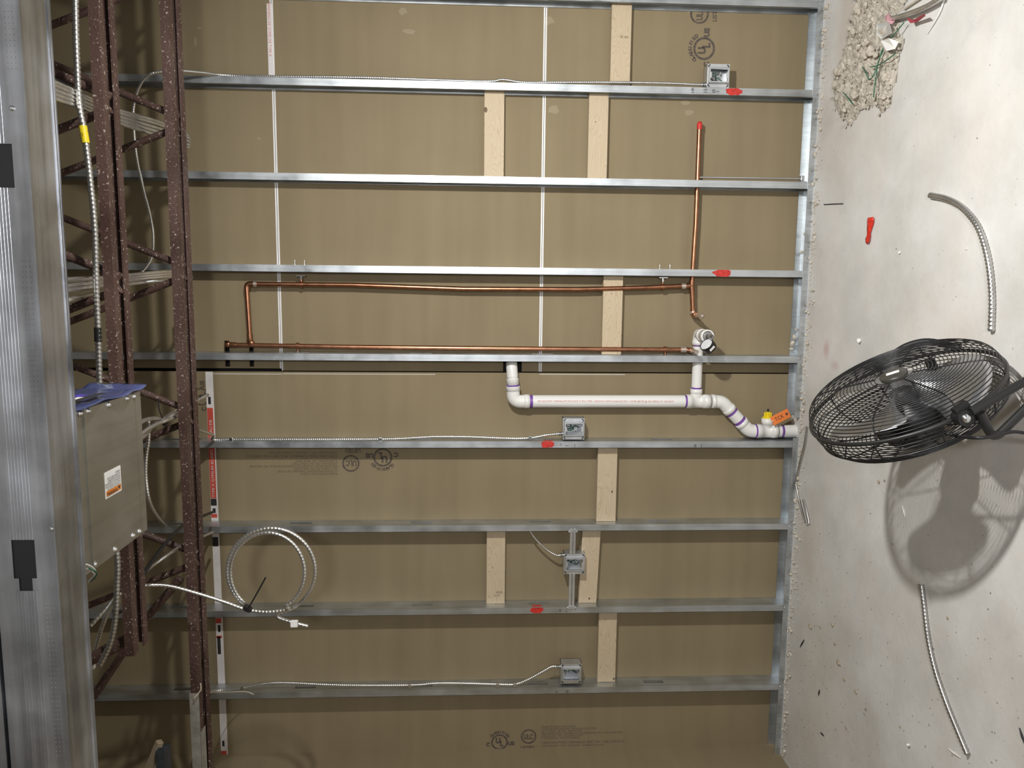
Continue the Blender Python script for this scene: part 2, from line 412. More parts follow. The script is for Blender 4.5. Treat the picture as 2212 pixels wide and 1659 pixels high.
h1, h2 = hole(484, 736, 497, 792), hole(537, 736, 549, 792)
h3 = hole(1087, 776, 1127, 803)
b_low = board(XG+.003, XR, 0, J1-.001)
b_mid = board(XG+.003, XR, J1+.001, J2-.001, [h3])
b_top = board(XB, XR, J2+.001, J3-.001, [h1, h2])
b_up = board(XB, XR, J3+.001, ZT)
def taped_edge(parent, x0, x1, z, s, wd=.0065, m='white'):
    sub(MB().box((x0, D-.0008, z), (x1, D+.004, z+s*wd)), 'board_edge', M[m], parent)
taped_edge(b_low, XG+.003, XR, J1-.001, -1); taped_edge(b_mid, XG+.003, XR, J1+.001, 1)
taped_edge(b_mid, XG+.003, XR, J2-.001, -1); taped_edge(b_top, XB, XR, J2+.001, 1)
# torn pale paper along the top board
mb = MB()
for i in range(26):
    x0 = .05 + i*.062; k = rnd.uniform(.001, .006)
    mb.box((x0, D-.001, J3-.002-k), (x0+.05, D+.003, J3+.002))
sub(mb, 'torn_edge', M['grime'], b_top)
JT = at(470, 1200, D).z
XS = SX[7]
b_l1 = board(XS+.001, XG-.003, 0, JT-.001); b_l2 = board(XL, XS-.001, 0, JT-.001)
b_l3 = board(XS+.001, XG-.003, JT+.001, ZT); b_l4 = board(XL, XS-.001, JT+.001, ZT)
for x0, x1, y in ((1165, 1350, 808), (612, 940, 807), (455, 610, 807)):
    a, b = at(x0, y, D), at(x1, y, D)
    sub(MB().box((a.x-.002, D-.0012, b.z), (a.x, D, a.z)), 'board_edge', M['white'], b_l1)
# tape strip on the left joint, red and white
for par, x0, x1 in ((b_l1, XS+.001, XG-.004), (b_l2, XL, XS-.001)):
    sub(MB().box((x0, D-.001, JT-.012), (x1, D, JT+.022)), 'edge_tape', M['tape'], par)
def tape_piece(y0, y1, m, par, dz0=-.006, dz1=.021):
    xa, xb = at(470, y0, D).x, at(470, y1, D).x
    sub(MB().box((xa, D-.0016, JT+dz0), (xb, D-.0008, JT+dz1)), 'tape_print', M[m], par)
tape_piece(881, 1076, 'red', b_l1); tape_piece(1077, 1092, 'dark', b_l1); tape_piece(1110, 1118, 'red', b_l1); tape_piece(1160, 1180, 'dark', b_l1)
tape_piece(1098, 1108, 'dark', b_l1, 0, .014); tape_piece(857, 873, 'dark', b_l1, .002, .014)
tape_piece(1335, 1346, 'red', b_l2); tape_piece(1350, 1365, 'dark', b_l2, .0, .012); tape_piece(1375, 1413, 'dark', b_l2, .002, .018); tape_piece(1373, 1378, 'red', b_l2)
tape_piece(1600, 1612, 'dark', b_l2, .003, .014); tape_piece(1622, 1638, 'red', b_l2)
text('TYPE X GYPSUM BOARD  PANNEAU DE', .017, (at(470, 1074, D).x, D-.0018, JT+.001), (1,0,0), (0,0,1), M['tape'], b_l1, 'tape_lettering', 1.25)
# tape with lettering at the upper joint between the first two studs
xa, xb = at(586, 166, D).x, at(583, 8, D).x
sub(MB().box((xa, D-.0012, J2-.002), (xb, D-.0002, J2+.020)), 'edge_tape', M['tape'], b_top)
text('PANNEAU DE GYPSE DE TYPE X', .017, (at(583, 5, D).x, D-.0014, J2+.016), (-1,0,0), (0,0,-1), M['rtext'], b_top, 'tape_lettering', .95)

# printed marks on the boards
def ring(mb, c, ex, ey, r0, r1, n=40):
    vs = []
    for k in range(n):
        a = 2*PI*k/n; d = V(ex)*math.cos(a) + V(ey)*math.sin(a); vs += [V(c)+d*r0, V(c)+d*r1]
    mb.add(vs, [(2*k, 2*k+1, (2*k+3) % (2*n), (2*k+2) % (2*n)) for k in range(n)])
def ul_mark(c, ex, ey, r, par, ink):
    ez = V(ex).cross(V(ey)); mb = MB(); ring(mb, V(c)+ez*.0006, ex, ey, r*.81, r*1.01); sub(mb, 'printed_ring', M[ink], par)
    P = lambda x, y: V(c) + V(ex)*x*r + V(ey)*y*r
    text('U', r*.95, P(-.48, -.12), ex, ey, M[ink], par, 'printed_letter', .9, bold=r*.055)
    text('L', r*.95, P(.05, -.52), ex, ey, M[ink], par, 'printed_letter', .9, bold=r*.055)
    text('C', r*.66, P(-1.62, -.50), ex, ey, M[ink], par, 'printed_letter', bold=r*.042)
    text('US', r*.66, P(1.02, -.42), ex, ey, M[ink], par, 'printed_letter', bold=r*.042)
    for i, ch in enumerate('CLASSIFIED'):
        a = math.radians(142 - i*11.6); d = V((math.cos(a), math.sin(a), 0))
        o = P(d.x*1.16, d.y*1.16); up = V(ex)*d.x + V(ey)*d.y; rt = V(ex)*d.y - V(ey)*d.x
        text(ch, r*.42, o - rt*r*.1, rt, up, M[ink], par, 'printed_letter', bold=r*.028)
def ulc_mark(c, ex, ey, r, par, ink, listed):
    ez = V(ex).cross(V(ey)); mb = MB(); ring(mb, V(c)+ez*.0006, ex, ey, r*.81, r*1.01); sub(mb, 'printed_ring', M[ink], par)
    P = lambda x, y: V(c) + V(ex)*x*r + V(ey)*y*r
    text('ULC', r*.92, P(-.66, -.34), ex, ey, M[ink], par, 'printed_letter', .72, bold=r*.04)
    text('LISTED', r*.62, P(*listed), ex, ey, M[ink], par, 'printed_letter', .95, bold=r*.018)
LINES = 'R3640-MV ISSUE NO C3552A\nGYPSUM WALLBOARD  PANNEAU DE GYPSE\nULC TYPE X  30 MIN  FIRE RATED\nFIRE RESISTANCE CLASSIFICATION/RESISTANCE AU FEU REF/VOIR\nDESIGN NO  SEE ULC DIRECTORY\nA CANADIAN  ULC FR 45 RB/67'
BIG = 'CERTAINTEED CANADA INC NV 14/6114725 C'
def paragraph(o, ex, ey, par, ink):
    P = lambda x, y: V(o) + V(ex)*x + V(ey)*y
    text(LINES, .0135, P(0, .058), ex, ey, M[ink], par, 'printed_text', 1.05)
    text(BIG, .0185, P(0, -.030), ex, ey, M[ink], par, 'printed_text', 1.12)
    text('GYPSUM BOARD TYPE X  FIRE RATED  PANNEAU DE GYPSE', .0115, P(0, -.045), ex, ey, M[ink], par, 'printed_text', 1.05)
# bottom mark reads with the picture; the one under the fifth stud stands on its head; the corner one reads upright in the room
dn, up_, px_, nx_ = V((0,0,-1)), V((0,0,1)), V((1,0,0)), V((-1,0,0))
ul_mark(at(1079, 1603, D), dn, px_, .042, b_l2, 'ink'); ulc_mark(at(1142, 1591, D), dn, px_, .039, b_l2, 'ink', (-1.05, -1.75))
paragraph(at(1169, 1595, D), dn, px_, b_l2, 'inkl')
ul_mark(at(827, 988, D), up_, nx_, .045, b_l1, 'ink'); ulc_mark(at(758, 1001, D), up_, nx_, .041, b_l1, 'ink', (-1.15, -1.72))
paragraph(at(729, 996, D), up_, nx_, b_l1, 'inkl')
ul_mark(at(1521, 105, D), px_, up_, .050, b_low, 'ink'); ulc_mark(at(1511, 30, D), px_, up_, .043, b_low, 'ink', (-.75, -1.85))
ul_mark(at(434, 857, D), px_, up_, .042, b_l3, 'inkl')
# patches of pale torn paper
for px, py, a, b, par in ((1480, 222, .022, .010, b_low), (1488, 243, .028, .014, b_low), (1195, 237, .03, .02, b_low), (1185, 45, .03, .02, b_low), (885, 68, .03, .012, b_mid), (870, 25, .02, .015, b_mid), (1490, 15, .016, .03, b_low), (560, 300, .016, .005, b_mid), (422, 90, .008, .02, b_top), (430, 60, .012, .006, b_top)):
    c = at(px, py, D); mb = MB(); n = 9; R = random.Random(px)
    mb.add([c + V((math.sin(2*PI*k/n)*b*R.uniform(.6,1.2), -.0005, math.cos(2*PI*k/n)*a*R.uniform(.6,1.2))) for k in range(n)], [tuple(range(n))])
    sub(mb, 'paper_scuff', M.setdefault('scuff', mat('scuffed_paper', (.31, .255, .165), .8)), par)

# ------------------------------------------------------------------ steel studs
KO = [.65, 1.23, 1.80, 2.37, 2.95]
def stud_mesh(x, cuts, z0=.002, z1=ZT-.03):
    mb = MB(); h = .016; t = .0013
    if x == X9:      # shallow corner angle
        mb.box((x-.014, .060, z0), (x+.014, .0613, z1)); mb.box((x+.0127, .0613, z0), (x+.014, D-.0005, z1)); return mb
    mb.box((x-h, 0, z0), (x+h, t, z1)); mb.box((x-h, D-t-.0005, z0), (x+h, D-.0005, z1))
    mb.box((x-h, 0, z0), (x-h+t, .008, z1)); mb.box((x-h, D-.009, z0), (x-h+t, D-.0005, z1))
    z = z0; W0, W1 = x+h-t, x+h
    for zc, hh, y0, y1 in sorted(cuts):
        mb.box((W0, t, z), (W1, D-t, zc-hh)); mb.box((W0, t, zc-hh), (W1, y0, zc+hh)); mb.box((W0, y1, zc-hh), (W1, D-t, zc+hh)); z = zc+hh
    mb.box((W0, t, z), (W1, D-t, z1))
    return mb
zr = at(1504, 500, .046).z; zp = at(1503, 775, .046).z
STUD = {0: 'steel stud cut off by the top edge of the picture',
        1: 'steel stud carrying the junction box nearest the rubble, with a red paint dab',
        2: 'plain steel stud crossed by the capped copper riser near its red cap',
        3: 'steel stud with the upper copper line hung from it and a slanted red dab',
        4: 'steel stud with the lower copper line alongside, crossed by a white pipe',
        5: 'steel stud next to the orange tag, with a clipped cable and red dab',
        6: 'steel stud behind the top of the hanging cable coil, without paint marks',
        7: 'steel stud behind the bottom of the cable coil, with a red paint dab',
        8: 'steel stud with the long clipped cable leading to the junction box nearest the corner',
        9: 'narrow bluish steel stud set in the corner against the side wall'}
studs = {}
for i, x in SX.items():
    cuts = [(z, .05, .033, .060) for z in KO]
    if i in (2, 3): cuts = [c for c in cuts if abs(c[0]-zr) > .09] + [(zr, .03, .02, .075)]
    if i == 4: cuts = [c for c in cuts if abs(c[0]-zp) > .10] + [(zp, .04, .012, .082)]
    t = thing('steel_stud', STUD[i], 'steel stud', (x, 0, 0), 'upright studs of the bare wall')
    sub(stud_mesh(x, cuts), 'channel', M['galv'], t)
    mb = MB(); mb.lathe((x+.003, .0588 if i == 9 else -.0012, .020), (0,-1,0), [(0, .0042), (.0015, .0042), (.0028, .002)], 10)
    sub(mb, 'screw', M['zinc'], t)
    studs[i] = t
def dab(i, px0, py0, px1, py1, seed):
    a, b = at(px0, py0, 0), at(px1, py1, 0); c = (a+b)/2; R = random.Random(seed); n = 22; vs = []
    hx, hz = abs(a.x-b.x)/2, abs(a.z-b.z)/2
    for k in range(n):
        an = 2*PI*k/n; q = R.uniform(.82, 1.08)
        vs.append(V((max(SX[i]-.0158, min(SX[i]+.0158, c.x + max(-1, min(1, 1.35*math.sin(an)))*hx*q)), -.0007, c.z + math.cos(an)*hz*q)))
    mb = MB(); mb.add(vs, [tuple(range(n))]); sub(mb, 'paint_dab', M['redp'], studs[i])
dab(1, 1567, 190, 1604, 206, 1); dab(3, 1540, 582, 1580, 598, 2); dab(5, 1168, 952, 1197, 967, 3); dab(7, 1144, 1310, 1175, 1324, 4)
mb = MB()      # red overspray on the web of stud 7 and stud 5
for i, px in ((7, 1160), (5, 1180)):
    z = at(px, 1300, 0).z; mb = MB(); mb.box((SX[i]+.0161, .012, z-.022), (SX[i]+.0166, .03, z+.022)); sub(mb, 'paint_dab', M['redp'], studs[i])
def pen(i, px, py, s, size=.017, up=V((0,0,1)), right=V((1,0,0)), sx=1.0):
    o = at(px, py, 0); text(s, size, (o.x, -.0004, o.z), right, up, M['pen'], studs[i], 'pen_mark', sx)
pen(1, 1499, 201, 'HR', .018); pen(1, 1527, 202, '15', .022); pen(1, 1545, 201, 'Ø', .020); pen(1, 1554, 201, '1', .022)
pen(5, 1214, 964, '12', .014); pen(5, 1240, 965, '|', .022, V((1,0,0)), V((0,0,-1))); pen(5, 1226, 964, '(', .02)
pen(5, 1504, 966, '85', .016, V((0,0,1)), V((1,0,0))); pen(5, 1514, 966, '|', .022, V((1,0,0)), V((0,0,-1)))
pen(7, 1212, 1322, '10', .014); pen(7, 1225, 1322, 'x', .014); pen(8, 1204, 1496, '8', .013); pen(8, 1222, 1496, 'Ø1', .016, V((1,0,0)), V((0,0,-1)))

# ------------------------------------------------------------------ floor track
def track(x0, x1, label):
    t = thing('floor_track', label, 'floor track', ((x0+x1)/2, .046, 0), 'floor tracks of the bare wall')
    mb = MB(); mb.box((x0, -.0016, 0), (x1, D+.0, .0014)); mb.box((x0, -.0022, 0), (x1, -.0008, .028))
    sub(mb, 'channel', M['galv'], t)
    sub(MB().box((x0, D-.0045, .0014), (x1, D-.0025, .030)), 'back_flange', M['galv'], t)
    return t
xg0, xg1 = at(1712, 902, .0).x, at(1712, 946, .0).x
track(xg0, 2.5, 'long steel floor track from the white drain pipe toward the rubble')
track(XL+.001, xg1, 'steel floor track from the white drain pipe to the corner')

# ------------------------------------------------------------------ wood blocking
BL = [(0, 1, 1320, 1363, 95, 'short pine block between the first two studs, near the printed certification marks'),
      (1, 2, 1046, 1089, 290, 'pine block with a dark knot at its edge, above the copper riser'),
      (1, 2, 1271, 1313, 290, 'pale pine block with small pin knots, below the one with a dark knot'),
      (3, 4, 1302, 1344, 680, 'pine block crossed by both copper lines'),
      (5, 6, 1290, 1332, 1045, 'pine block next to the stud that carries the orange tag pipe'),
      (6, 7, 1051, 1091, 1225, 'pine block with a printed grade stamp above the bracketed junction box'),
      (6, 7, 1254, 1293, 1225, 'slightly tilted pine block right beside the bracketed junction box'),
      (7, 8, 1292, 1331, 1400, 'pine block with long arched grain beside the lowest junction box')]
for n_, (i, j, p0, p1, py, lab) in enumerate(BL):
    a, b = at(p0, py, .047), at(p1, py, .047); z0, z1 = min(a.z, b.z), max(a.z, b.z)
    xhi, xlo = SX[i]-.0145, SX[j]+.0165
    if i == 1 or i == 0: xhi = SX[i]-.001
    c = V(((xhi+xlo)/2, .066, (z0+z1)/2))
    bl = thing('wood_block', lab, 'wood block', c, 'pine blocks between the studs')
    mb = MB(); mb.box((xlo-c.x, .047-c.y, z0-c.z), (xhi-c.x, .085-c.y, z1-c.z), .0015)
    if n_ == 6: mb.v = [(x, y, z - x*.035) for x, y, z in mb.v]
    o = mb.build('timber', M['wood']); o.parent = bl
    kn = {1: (1049, 237, .012), 2: (1286, 263, .003), 3: (1321, 634, .003), 4: (1322, 1062, .006), 6: (1273, 1293, .006), 7: (1326, 1466, .007), 5: (1064, 1226, .003)}.get(n_)
    if kn:
        q = at(kn[0], kn[1], .0465); mb = MB(); R = random.Random(n_)
        mb.add([q + V((math.sin(2*PI*k/12)*kn[2]*R.uniform(.8,1.15), -.0002, math.cos(2*PI*k/12)*kn[2]*.75*R.uniform(.8,1.1))) for k in range(12)], [tuple(range(12))])
        sub(mb, 'knot', M.setdefault('knot', mat('wood_knot', (.13, .08, .05), .7, 0, .4, 80)), bl)
    if n_ == 5:
        text('KD-HT', .010, at(1080, 1285, .0464), (0,0,1), (-1,0,0), M['inkl'], bl, 'grade_stamp')
        text('|||||||||', .014, at(1086, 1278, .0464), (0,0,1), (-1,0,0), M['inkl'], bl, 'grade_stamp')
    if n_ == 0: text('OK 20', .014, at(1358, 78, .0464), (0,0,1), (-1,0,0), M['inkl'], bl, 'grade_stamp')

# ------------------------------------------------------------------ junction boxes
def jbox(px0, py0, px1, py1, Yf, label, seed, conn=None):
    a, b = at(px0, py0, Yf), at(px1, py1, Yf); z0, z1 = min(a.z, b.z), max(a.z, b.z); x0, x1 = min(a.x, b.x), max(a.x, b.x)
    cz, cx = (z0+z1)/2, (x0+x1)/2; s = .0505
    z0, z1, x0, x1 = cz-s, cz+s, cx-s, cx+s
    t = thing('junction_box', label, 'junction box', (cx, Yf, z0), 'junction boxes in the stud wall')
    Yb, Ye = Yf+.014, Yf+.014+.054
    mb = MB(); w_ = .002
    mb.box((x0, Ye-w_, z0), (x1, Ye, z1)); mb.box((x0, Yb, z0), (x0+w_, Ye, z1)); mb.box((x1-w_, Yb, z0), (x1, Ye, z1))
    mb.box((x0, Yb, z0), (x1, Ye, z0+w_)); mb.box((x0, Yb, z1-w_), (x1, Ye, z1))
    sub(mb, 'box_shell', M['boxm'], t)
    # raised cover: flat flange, sloping sides, gang opening (long way up and down)
    hz, hx = .039, .0265
    mb = MB()
    def loop(hx_, hz_, y): return [(cx-hx_, y, cz-hz_), (cx+hx_, y, cz-hz_), (cx+hx_, y, cz+hz_), (cx-hx_, y, cz+hz_)]
    L = [loop(s, s, Yb), loop(s, s, Yb-.002), loop(.037, .0475, Yb-.002), loop(.031, .0445, Yf), loop(hx, hz, Yf), loop(hx, hz, Yf+.012)]
    vs = [p for l in L for p in l]
    mb.add(vs, [(4*i+k, 4*i+(k+1) % 4, 4*i+4+(k+1) % 4, 4*i+4+k) for i in range(len(L)-1) for k in range(4)])
    sub(mb, 'cover_ring', M['boxm'], t)
    for dz in (-1, 1):
        mb = MB(); mb.box((cx-.012, Yf-.0006, cz+dz*(hz+.001)), (cx+.012, Yf+.001, cz+dz*(hz-.006))); sub(mb, 'device_tab', M['boxm'], t)
    for sx_, sz_ in ((1, 1), (-1, -1), (1, -1), (-1, 1)):
        mb = MB(); c = V((cx+sx_*.043, Yb-.0026, cz+sz_*.043)); ax = [V((1,0,sx_*sz_*-1)).normalized(), V((sx_*sz_,0,1)).normalized(), V((0,1,0))]
        mb.obox(c, ax, (.0065, .0022, .0006)); sub(mb, 'screw_slot', M['black'], t)
    R = random.Random(seed)
    for k, m in enumerate(('green', 'green', 'whitew', 'black')):
        p0 = V((cx+R.uniform(-.015,.015), Ye-.006, cz+.03)); pts = [p0]
        for q in range(4): pts.append(V((cx+R.uniform(-.02,.02), Ye-.014-R.uniform(0,.025), cz+.022-q*.015+R.uniform(-.01,.01))))
        mb = MB(); mb.tube(smooth_path(pts, .004), .0017, 6); sub(mb, 'wire', M[m], t)
    if conn:
        q = at(*conn, Yf+.03); q = V((q.x, Yf+.03, z1)); mb = MB()
        mb.lathe(q, (0,0,1), [(0, .011), (.004, .011), (.0041, .0085), (.012, .0085), (.0121, .010), (.018, .010)], 12); sub(mb, 'cable_connector', M['zinc'], t)
        return q + V((0,0,.016))
q1 = jbox(1527, 136, 1580, 188, -.018, 'junction box with green wires on the stud nearest the rubble', 11, (1520, 183))
q2 = jbox(1216, 904, 1264, 951, -.014, 'junction box below the long white drain pipe', 12, (1210, 937))
q3 = jbox(1221, 1197, 1262, 1243, -.012, 'junction box held by a slotted bracket between two studs', 13, (1210, 1199))
q4 = jbox(1212, 1433, 1257, 1483, -.012, 'junction box nearest the corner, at the end of the longest clipped cable', 14, (1207, 1440))

# slotted bracket behind the third box
t = thing('box_bracket', 'grey slotted steel bracket bar running from stud to stud through the box', 'bracket', (at(1237, 1220, .01).x, .01, at(1237, 1220, .01).z))
za, zb = at(1229, 1220, -.001).z, at(1243, 1220, -.001).z; zc = (za+zb)/2
xtop, xbot = SX[6]-.016, SX[7]+.016
bxc = at(1241, 1220, -.012).x
for xa_, xb_ in ((xbot-.012, bxc-.0515), (bxc+.0515, xtop+.012)):
    for s in (-1, 1): sub(MB().box((xa_, -.004, zc+s*.0035), (xb_, -.0015, zc+s*.0135)), 'rail', M['boxm'], t)
    sub(MB().box((xa_, -.0012, zc-.0135), (xb_, -.0004, zc+.0135)), 'rail_back', M['armour_d'], t)
for x, py in ((xbot, 1), (xtop, -1)):
    sub(MB().box((x-.006, -.0062, zc-.022), (x+.008, -.0042, zc+.022)), 'end_plate', M['boxm'], t)
    for s in (-1, 1):
        mb = MB(); mb.lathe((x-.002, -.0062, zc+s*.018), (0,-1,0), [(0, .004), (.002, .004), (.003, .002)], 10); sub(mb, 'screw', M['zinc'], t)

# ------------------------------------------------------------------ cables on the wall
def cable(pts, label, r=.0062, m='armour', name='armoured_cable', clips=(), cat='cable', group='armoured cables', pitch=.0095, plain=False, end=None):
    t = thing(name, label, cat, pts[len(pts)//2], group); mb = MB()
    if plain: mb.tube(smooth_path(pts, .02), r, 8)
    else: armour(mb, pts, r, pitch)
    sub(mb, 'cable_sheath', M[m], t)
    for c in clips:
        mb = MB(); mb.box(c - V((.009, .008, .0085)), c + V((.009, .008, .0085)), .002); sub(mb, 'cable_clip', M['zinc'], t)
    if end is not None:
        mb = MB(); mb.obox(end[0], end[1], end[2]); sub(mb, 'end_label', M['white'], t)
    return t
Yc = .014
s5 = SX[5]+.0165+.0065
def along(lst, Y): return [at(x, y, Y) for x, y in lst]
P = along([(500, 949), (560, 950), (640, 949), (740, 949), (850, 948), (940, 943.5), (1020, 944), (1100, 947), (1145, 946)], .012)
P = [V((max(p.x, s5), p.y, p.z)) for p in P]
cable([at(412, 922, -.35), at(430, 929, -.2), at(460, 940, -.06), V((P[0].x, 0.0, P[0].z+.08))] + P + [at(1180, 940, .012), q2], 'armoured cable clipped along a stud to the junction box below the drain pipe',
      clips=[V((P[0].x, .010, P[0].z)), V((P[4].x-.001, .010, at(822, 948, .01).z)), V((P[-1].x, .010, P[-1].z))])
s8 = SX[8]+.0165+.0065
P = along([(470, 1492), (525, 1486), (570, 1477), (620, 1475), (740, 1480), (885, 1480), (940, 1476), (1000, 1476), (1075, 1478), (1112, 1478)], .012)
P = [V((max(p.x, s8), p.y, p.z)) for p in P]
cable([at(432, 1472, -.5), at(438, 1486, -.3), at(450, 1492, -.08)] + P + [at(1140, 1468, .012), at(1170, 1452, .014), q4 + V((0,0,.03)), q4], 'armoured cable clipped along a stud to the junction box nearest the corner',
      clips=[V((P[1].x, .010, P[1].z)), V((P[5].x, .010, P[5].z)), V((P[8].x, .010, P[8].z)), V((P[9].x, .010, P[9].z))])
cable([at(1138, 1130, .04), at(1146, 1149, .035), at(1160, 1168, .03), at(1182, 1188, .025), q3 + V((0,0,.02)), q3], 'thin cable dropping from a stud to the bracketed junction box', r=.0048)
s1 = SX[1]+.0165+.006
P = along([(1450, 180), (1340, 178), (1200, 178), (1130, 178), (1085, 172), (1040, 176), (800, 168), (600, 166), (490, 163)], .012)
P = [V((max(p.x, s1), p.y, p.z)) for p in P]
cable([q1, q1 + V((0,0,.04))] + P + [at(440, 157, -.05), at(385, 153, -.12), at(335, 157, -.16), at(312, 170, -.16), at(296, 200, -.15), at(288, 240, -.14), at(290, 290, -.14), at(297, 350, -.13), at(310, 410, -.12), at(323, 460, -.12), at(331, 510, -.12), at(326, 560, -.12), at(300, 596, -.14)],
      'cable running from the box by the rubble up a stud, looping behind the joist')

# ------------------------------------------------------------------ copper water lines
Yp = .046; RC = .0108
def pt(x, y, Y=Yp): return at(x, y, Y)
cz_r = pt(1511, 268)
tee = pt(1494, 617); riser_end = pt(1497, 680)
t = thing('copper_pipe', 'copper line with red capped riser and a long branch along the upper hung run', 'copper pipe', tee, 'copper water lines')
mb = MB(); mb.tube([pt(1511, 274), pt(1503, 480), tee], RC, 12); sub(mb, 'riser', M['copper'], t)
mb = MB(); mb.tube([tee, riser_end], RC, 12); sub(mb, 'riser_tail', M['copper'], t)
el = pt(533, 614); dn_ = pt(541, 739)
mb = MB(); mb.tube([pt(541, 613.5), pt(760, 615.5), pt(1000, 624), pt(1250, 625), pt(1400, 621), tee], RC, 12); sub(mb, 'branch_pipe', M['copper'], t)
mb = MB(); mb.tube([pt(533, 622), pt(540, 731)], RC, 12); sub(mb, 'drop_pipe', M['copper'], t)
mb = MB(); mb.tube(fillet([pt(548, 613.5), el, pt(533.5, 629)], .02), RC*1.22, 12); sub(mb, 'elbow', M['copper'], t)
mb = MB(); mb.tube(fillet([pt(539.3, 722), pt(540.5, 741), pt(541, 741, .13)], .02), RC*1.22, 12); sub(mb, 'elbow', M['copper'], t)
mb = MB(); mb.lathe(pt(541, 741, Yp-.012), (0,1,0), [(0, .004), (.002, RC*1.25), (.02, RC*1.25)], 12); sub(mb, 'elbow_back', M['copper'], t)
mb = MB(); mb.tube([pt(1494.8, 605), tee, pt(1494.8, 632)], RC*1.22, 12); mb.tube([tee, pt(1481, 618)], RC*1.22, 12); sub(mb, 'tee', M['copper'], t)
for a, b in ((pt(1481, 618), pt(1472, 618.5)), (pt(548, 613.5), pt(555, 613.6)), (pt(1496, 672), pt(1496.5, 678))):
    mb = MB(); mb.tube([a, b], RC*1.28, 12); sub(mb, 'solder_joint', M['solder'], t)
re = riser_end; mb = MB(); mb.tube(fillet([pt(1496.6, 668), re, re + V((0, -.045, -.003))], .018), RC*1.22, 12); sub(mb, 'elbow', M['copper'], t)
mb = MB(); mb.tube([re + V((0,-.03,-.002)), re + V((0, -.115, -.006))], RC*.92, 12); mb.lathe(re + V((0,-.112,-.006)), (0,-1,0), [(0, RC*1.08), (.012, RC*1.08), (.018, RC*.5)], 12); sub(mb, 'stub_out', M['solder'], t)
mb = MB(); mb.lathe(pt(1511, 280), pt(1511.5, 262)-pt(1511, 280), [(0, RC*1.12), (.022, RC*1.15), (.030, RC*1.02), (.036, RC*.5)], 12); sub(mb, 'red_cap', M['redp'], t)
def clamp(par, px, py, topy):
    c = pt(px, py); mb = MB(); mb.lathe(c - V((0,0,.007)), (0,0,1), [(0, RC*1.35), (.014, RC*1.35)], 14)
    e = pt(px, topy); d = 1 if e.x > c.x else -1
    mb.tube([c, c + V((d*.026, 0, 0))], .0055, 8); o = sub(mb, 'pipe_clamp', M['copper'], par)
    mb = MB(); mb.tube([c + V((d*.022,0,0)), V((e.x, c.y, c.z))], .0042, 8); mb.lathe(c + V((d*.024,0,0)), (d,0,0), [(0, .0075), (.012, .0075)], 6, False)
    mb.box((e.x-.002, c.y-.015, c.z-.02), (e.x+.002, c.y+.015, c.z+.02)); sub(mb, 'hanger_stud', M['zinc'], par)
clamp(t, 651, 615, 596); clamp(t, 1431, 620, 600)
mb = MB(); z = pt(1517, 384, .03)          # thin strap rod from the riser down to the floor track
t2 = thing('copper_pipe', 'copper line running close along a stud between the two wall slots and the white pipe', 'copper pipe', pt(1000, 752), 'copper water lines')
mb = MB(); mb.tube([pt(499, 745), pt(760, 749.5), pt(1000, 752), pt(1250, 754), pt(1478, 755.5)], RC, 12); sub(mb, 'pipe', M['copper'], t2)
mb = MB(); mb.tube(fillet([pt(510, 745.2), pt(491, 744.5), pt(491, 744.5, .13)], .02), RC*1.22, 12); mb.lathe(pt(491, 744.5, Yp-.013), (0,1,0), [(0, .005), (.003, RC*1.25), (.02, RC*1.25)], 12); sub(mb, 'elbow', M['copper'], t2)
mb = MB(); mb.tube([pt(1470, 755.4), pt(1482, 755.6)], RC*1.3, 12); sub(mb, 'solder_joint', M['solder'], t2)
e2 = pt(1487, 756); mb = MB(); mb.tube(fillet([pt(1478, 755.5), e2, e2 + V((0,-.05,-.004))], .018), RC*1.22, 12); sub(mb, 'elbow', M['copper'], t2)
mb = MB(); mb.tube([e2 + V((0,-.03,-.003)), e2 + V((0,-.115,-.008))], RC*.95, 12); sub(mb, 'stub_out', M['solder'], t2)
clamp(t2, 643, 747, 762); clamp(t2, 1437, 755, 769)
# rod from the riser to the floor track beside stud 2
a, b = pt(1512, 383, .03), pt(1730, 386, .02)
t3 = thing('strut_rod', 'thin zinc rod from the copper riser down to the floor track', 'rod', (a+b)/2)
mb = MB(); mb.tube([a, b], .0042, 8); sub(mb, 'rod', M['zinc'], t3)
sub(MB().box(b - V((.012, .012, .012)), b + V((.012, .012, .004)), .002), 'foot_bracket', M['galv'], t3)
# screw tips that stick through stud 3
for px in (638, 659, 1424, 1446):
    q = at(px, 572, .04); x0 = SX[3]+.0158
    mb = MB(); mb.lathe((x0, .03, q.z), (1,0,0), [(0, .0022), (.016, .0020), (.024, .0004)], 8)
    sub(mb, 'screw_tip', M['zinc'], studs[3])

# ------------------------------------------------------------------ white drain pipe
Yd = .044; RB, RS = .0300, .0240
def pd(x, y, Y=Yd): return at(x, y, Y)
t = thing('drain_pipe', 'white plastic drain pipe with purple primer rings, from the wall hole down to the floor', 'drain pipe', pd(1320, 869))
main_y = 868.5
A0 = pd(1106, 800); A1 = pd(1109, 867); MX = A1.x
def pm(px): q = pd(px, main_y); return V((MX + (q.x - pd(1109, main_y).x), Yd, q.z))
zc_ = A0.z
mb = MB(); mb.tube(fillet([pd(1105, 784, .14), pd(1105, 786, .050), pd(1107, 815)], .03, 8), RS*1.12, 18); sub(mb, 'wall_elbow', M['pvc'], t)
mb = MB(); mb.tube([pd(1107, 806), pd(1108, 832)], RS, 18); sub(mb, 'short_pipe', M['pvc'], t)
mb = MB(); mb.lathe(pd(1107, 817), pd(1108, 830)-pd(1107, 817), [(0, RB*.98), (.026, RB*.98), (.0265, RB*.93), (.030, RB*.93)], 20); sub(mb, 'coupling', M['pvc'], t)
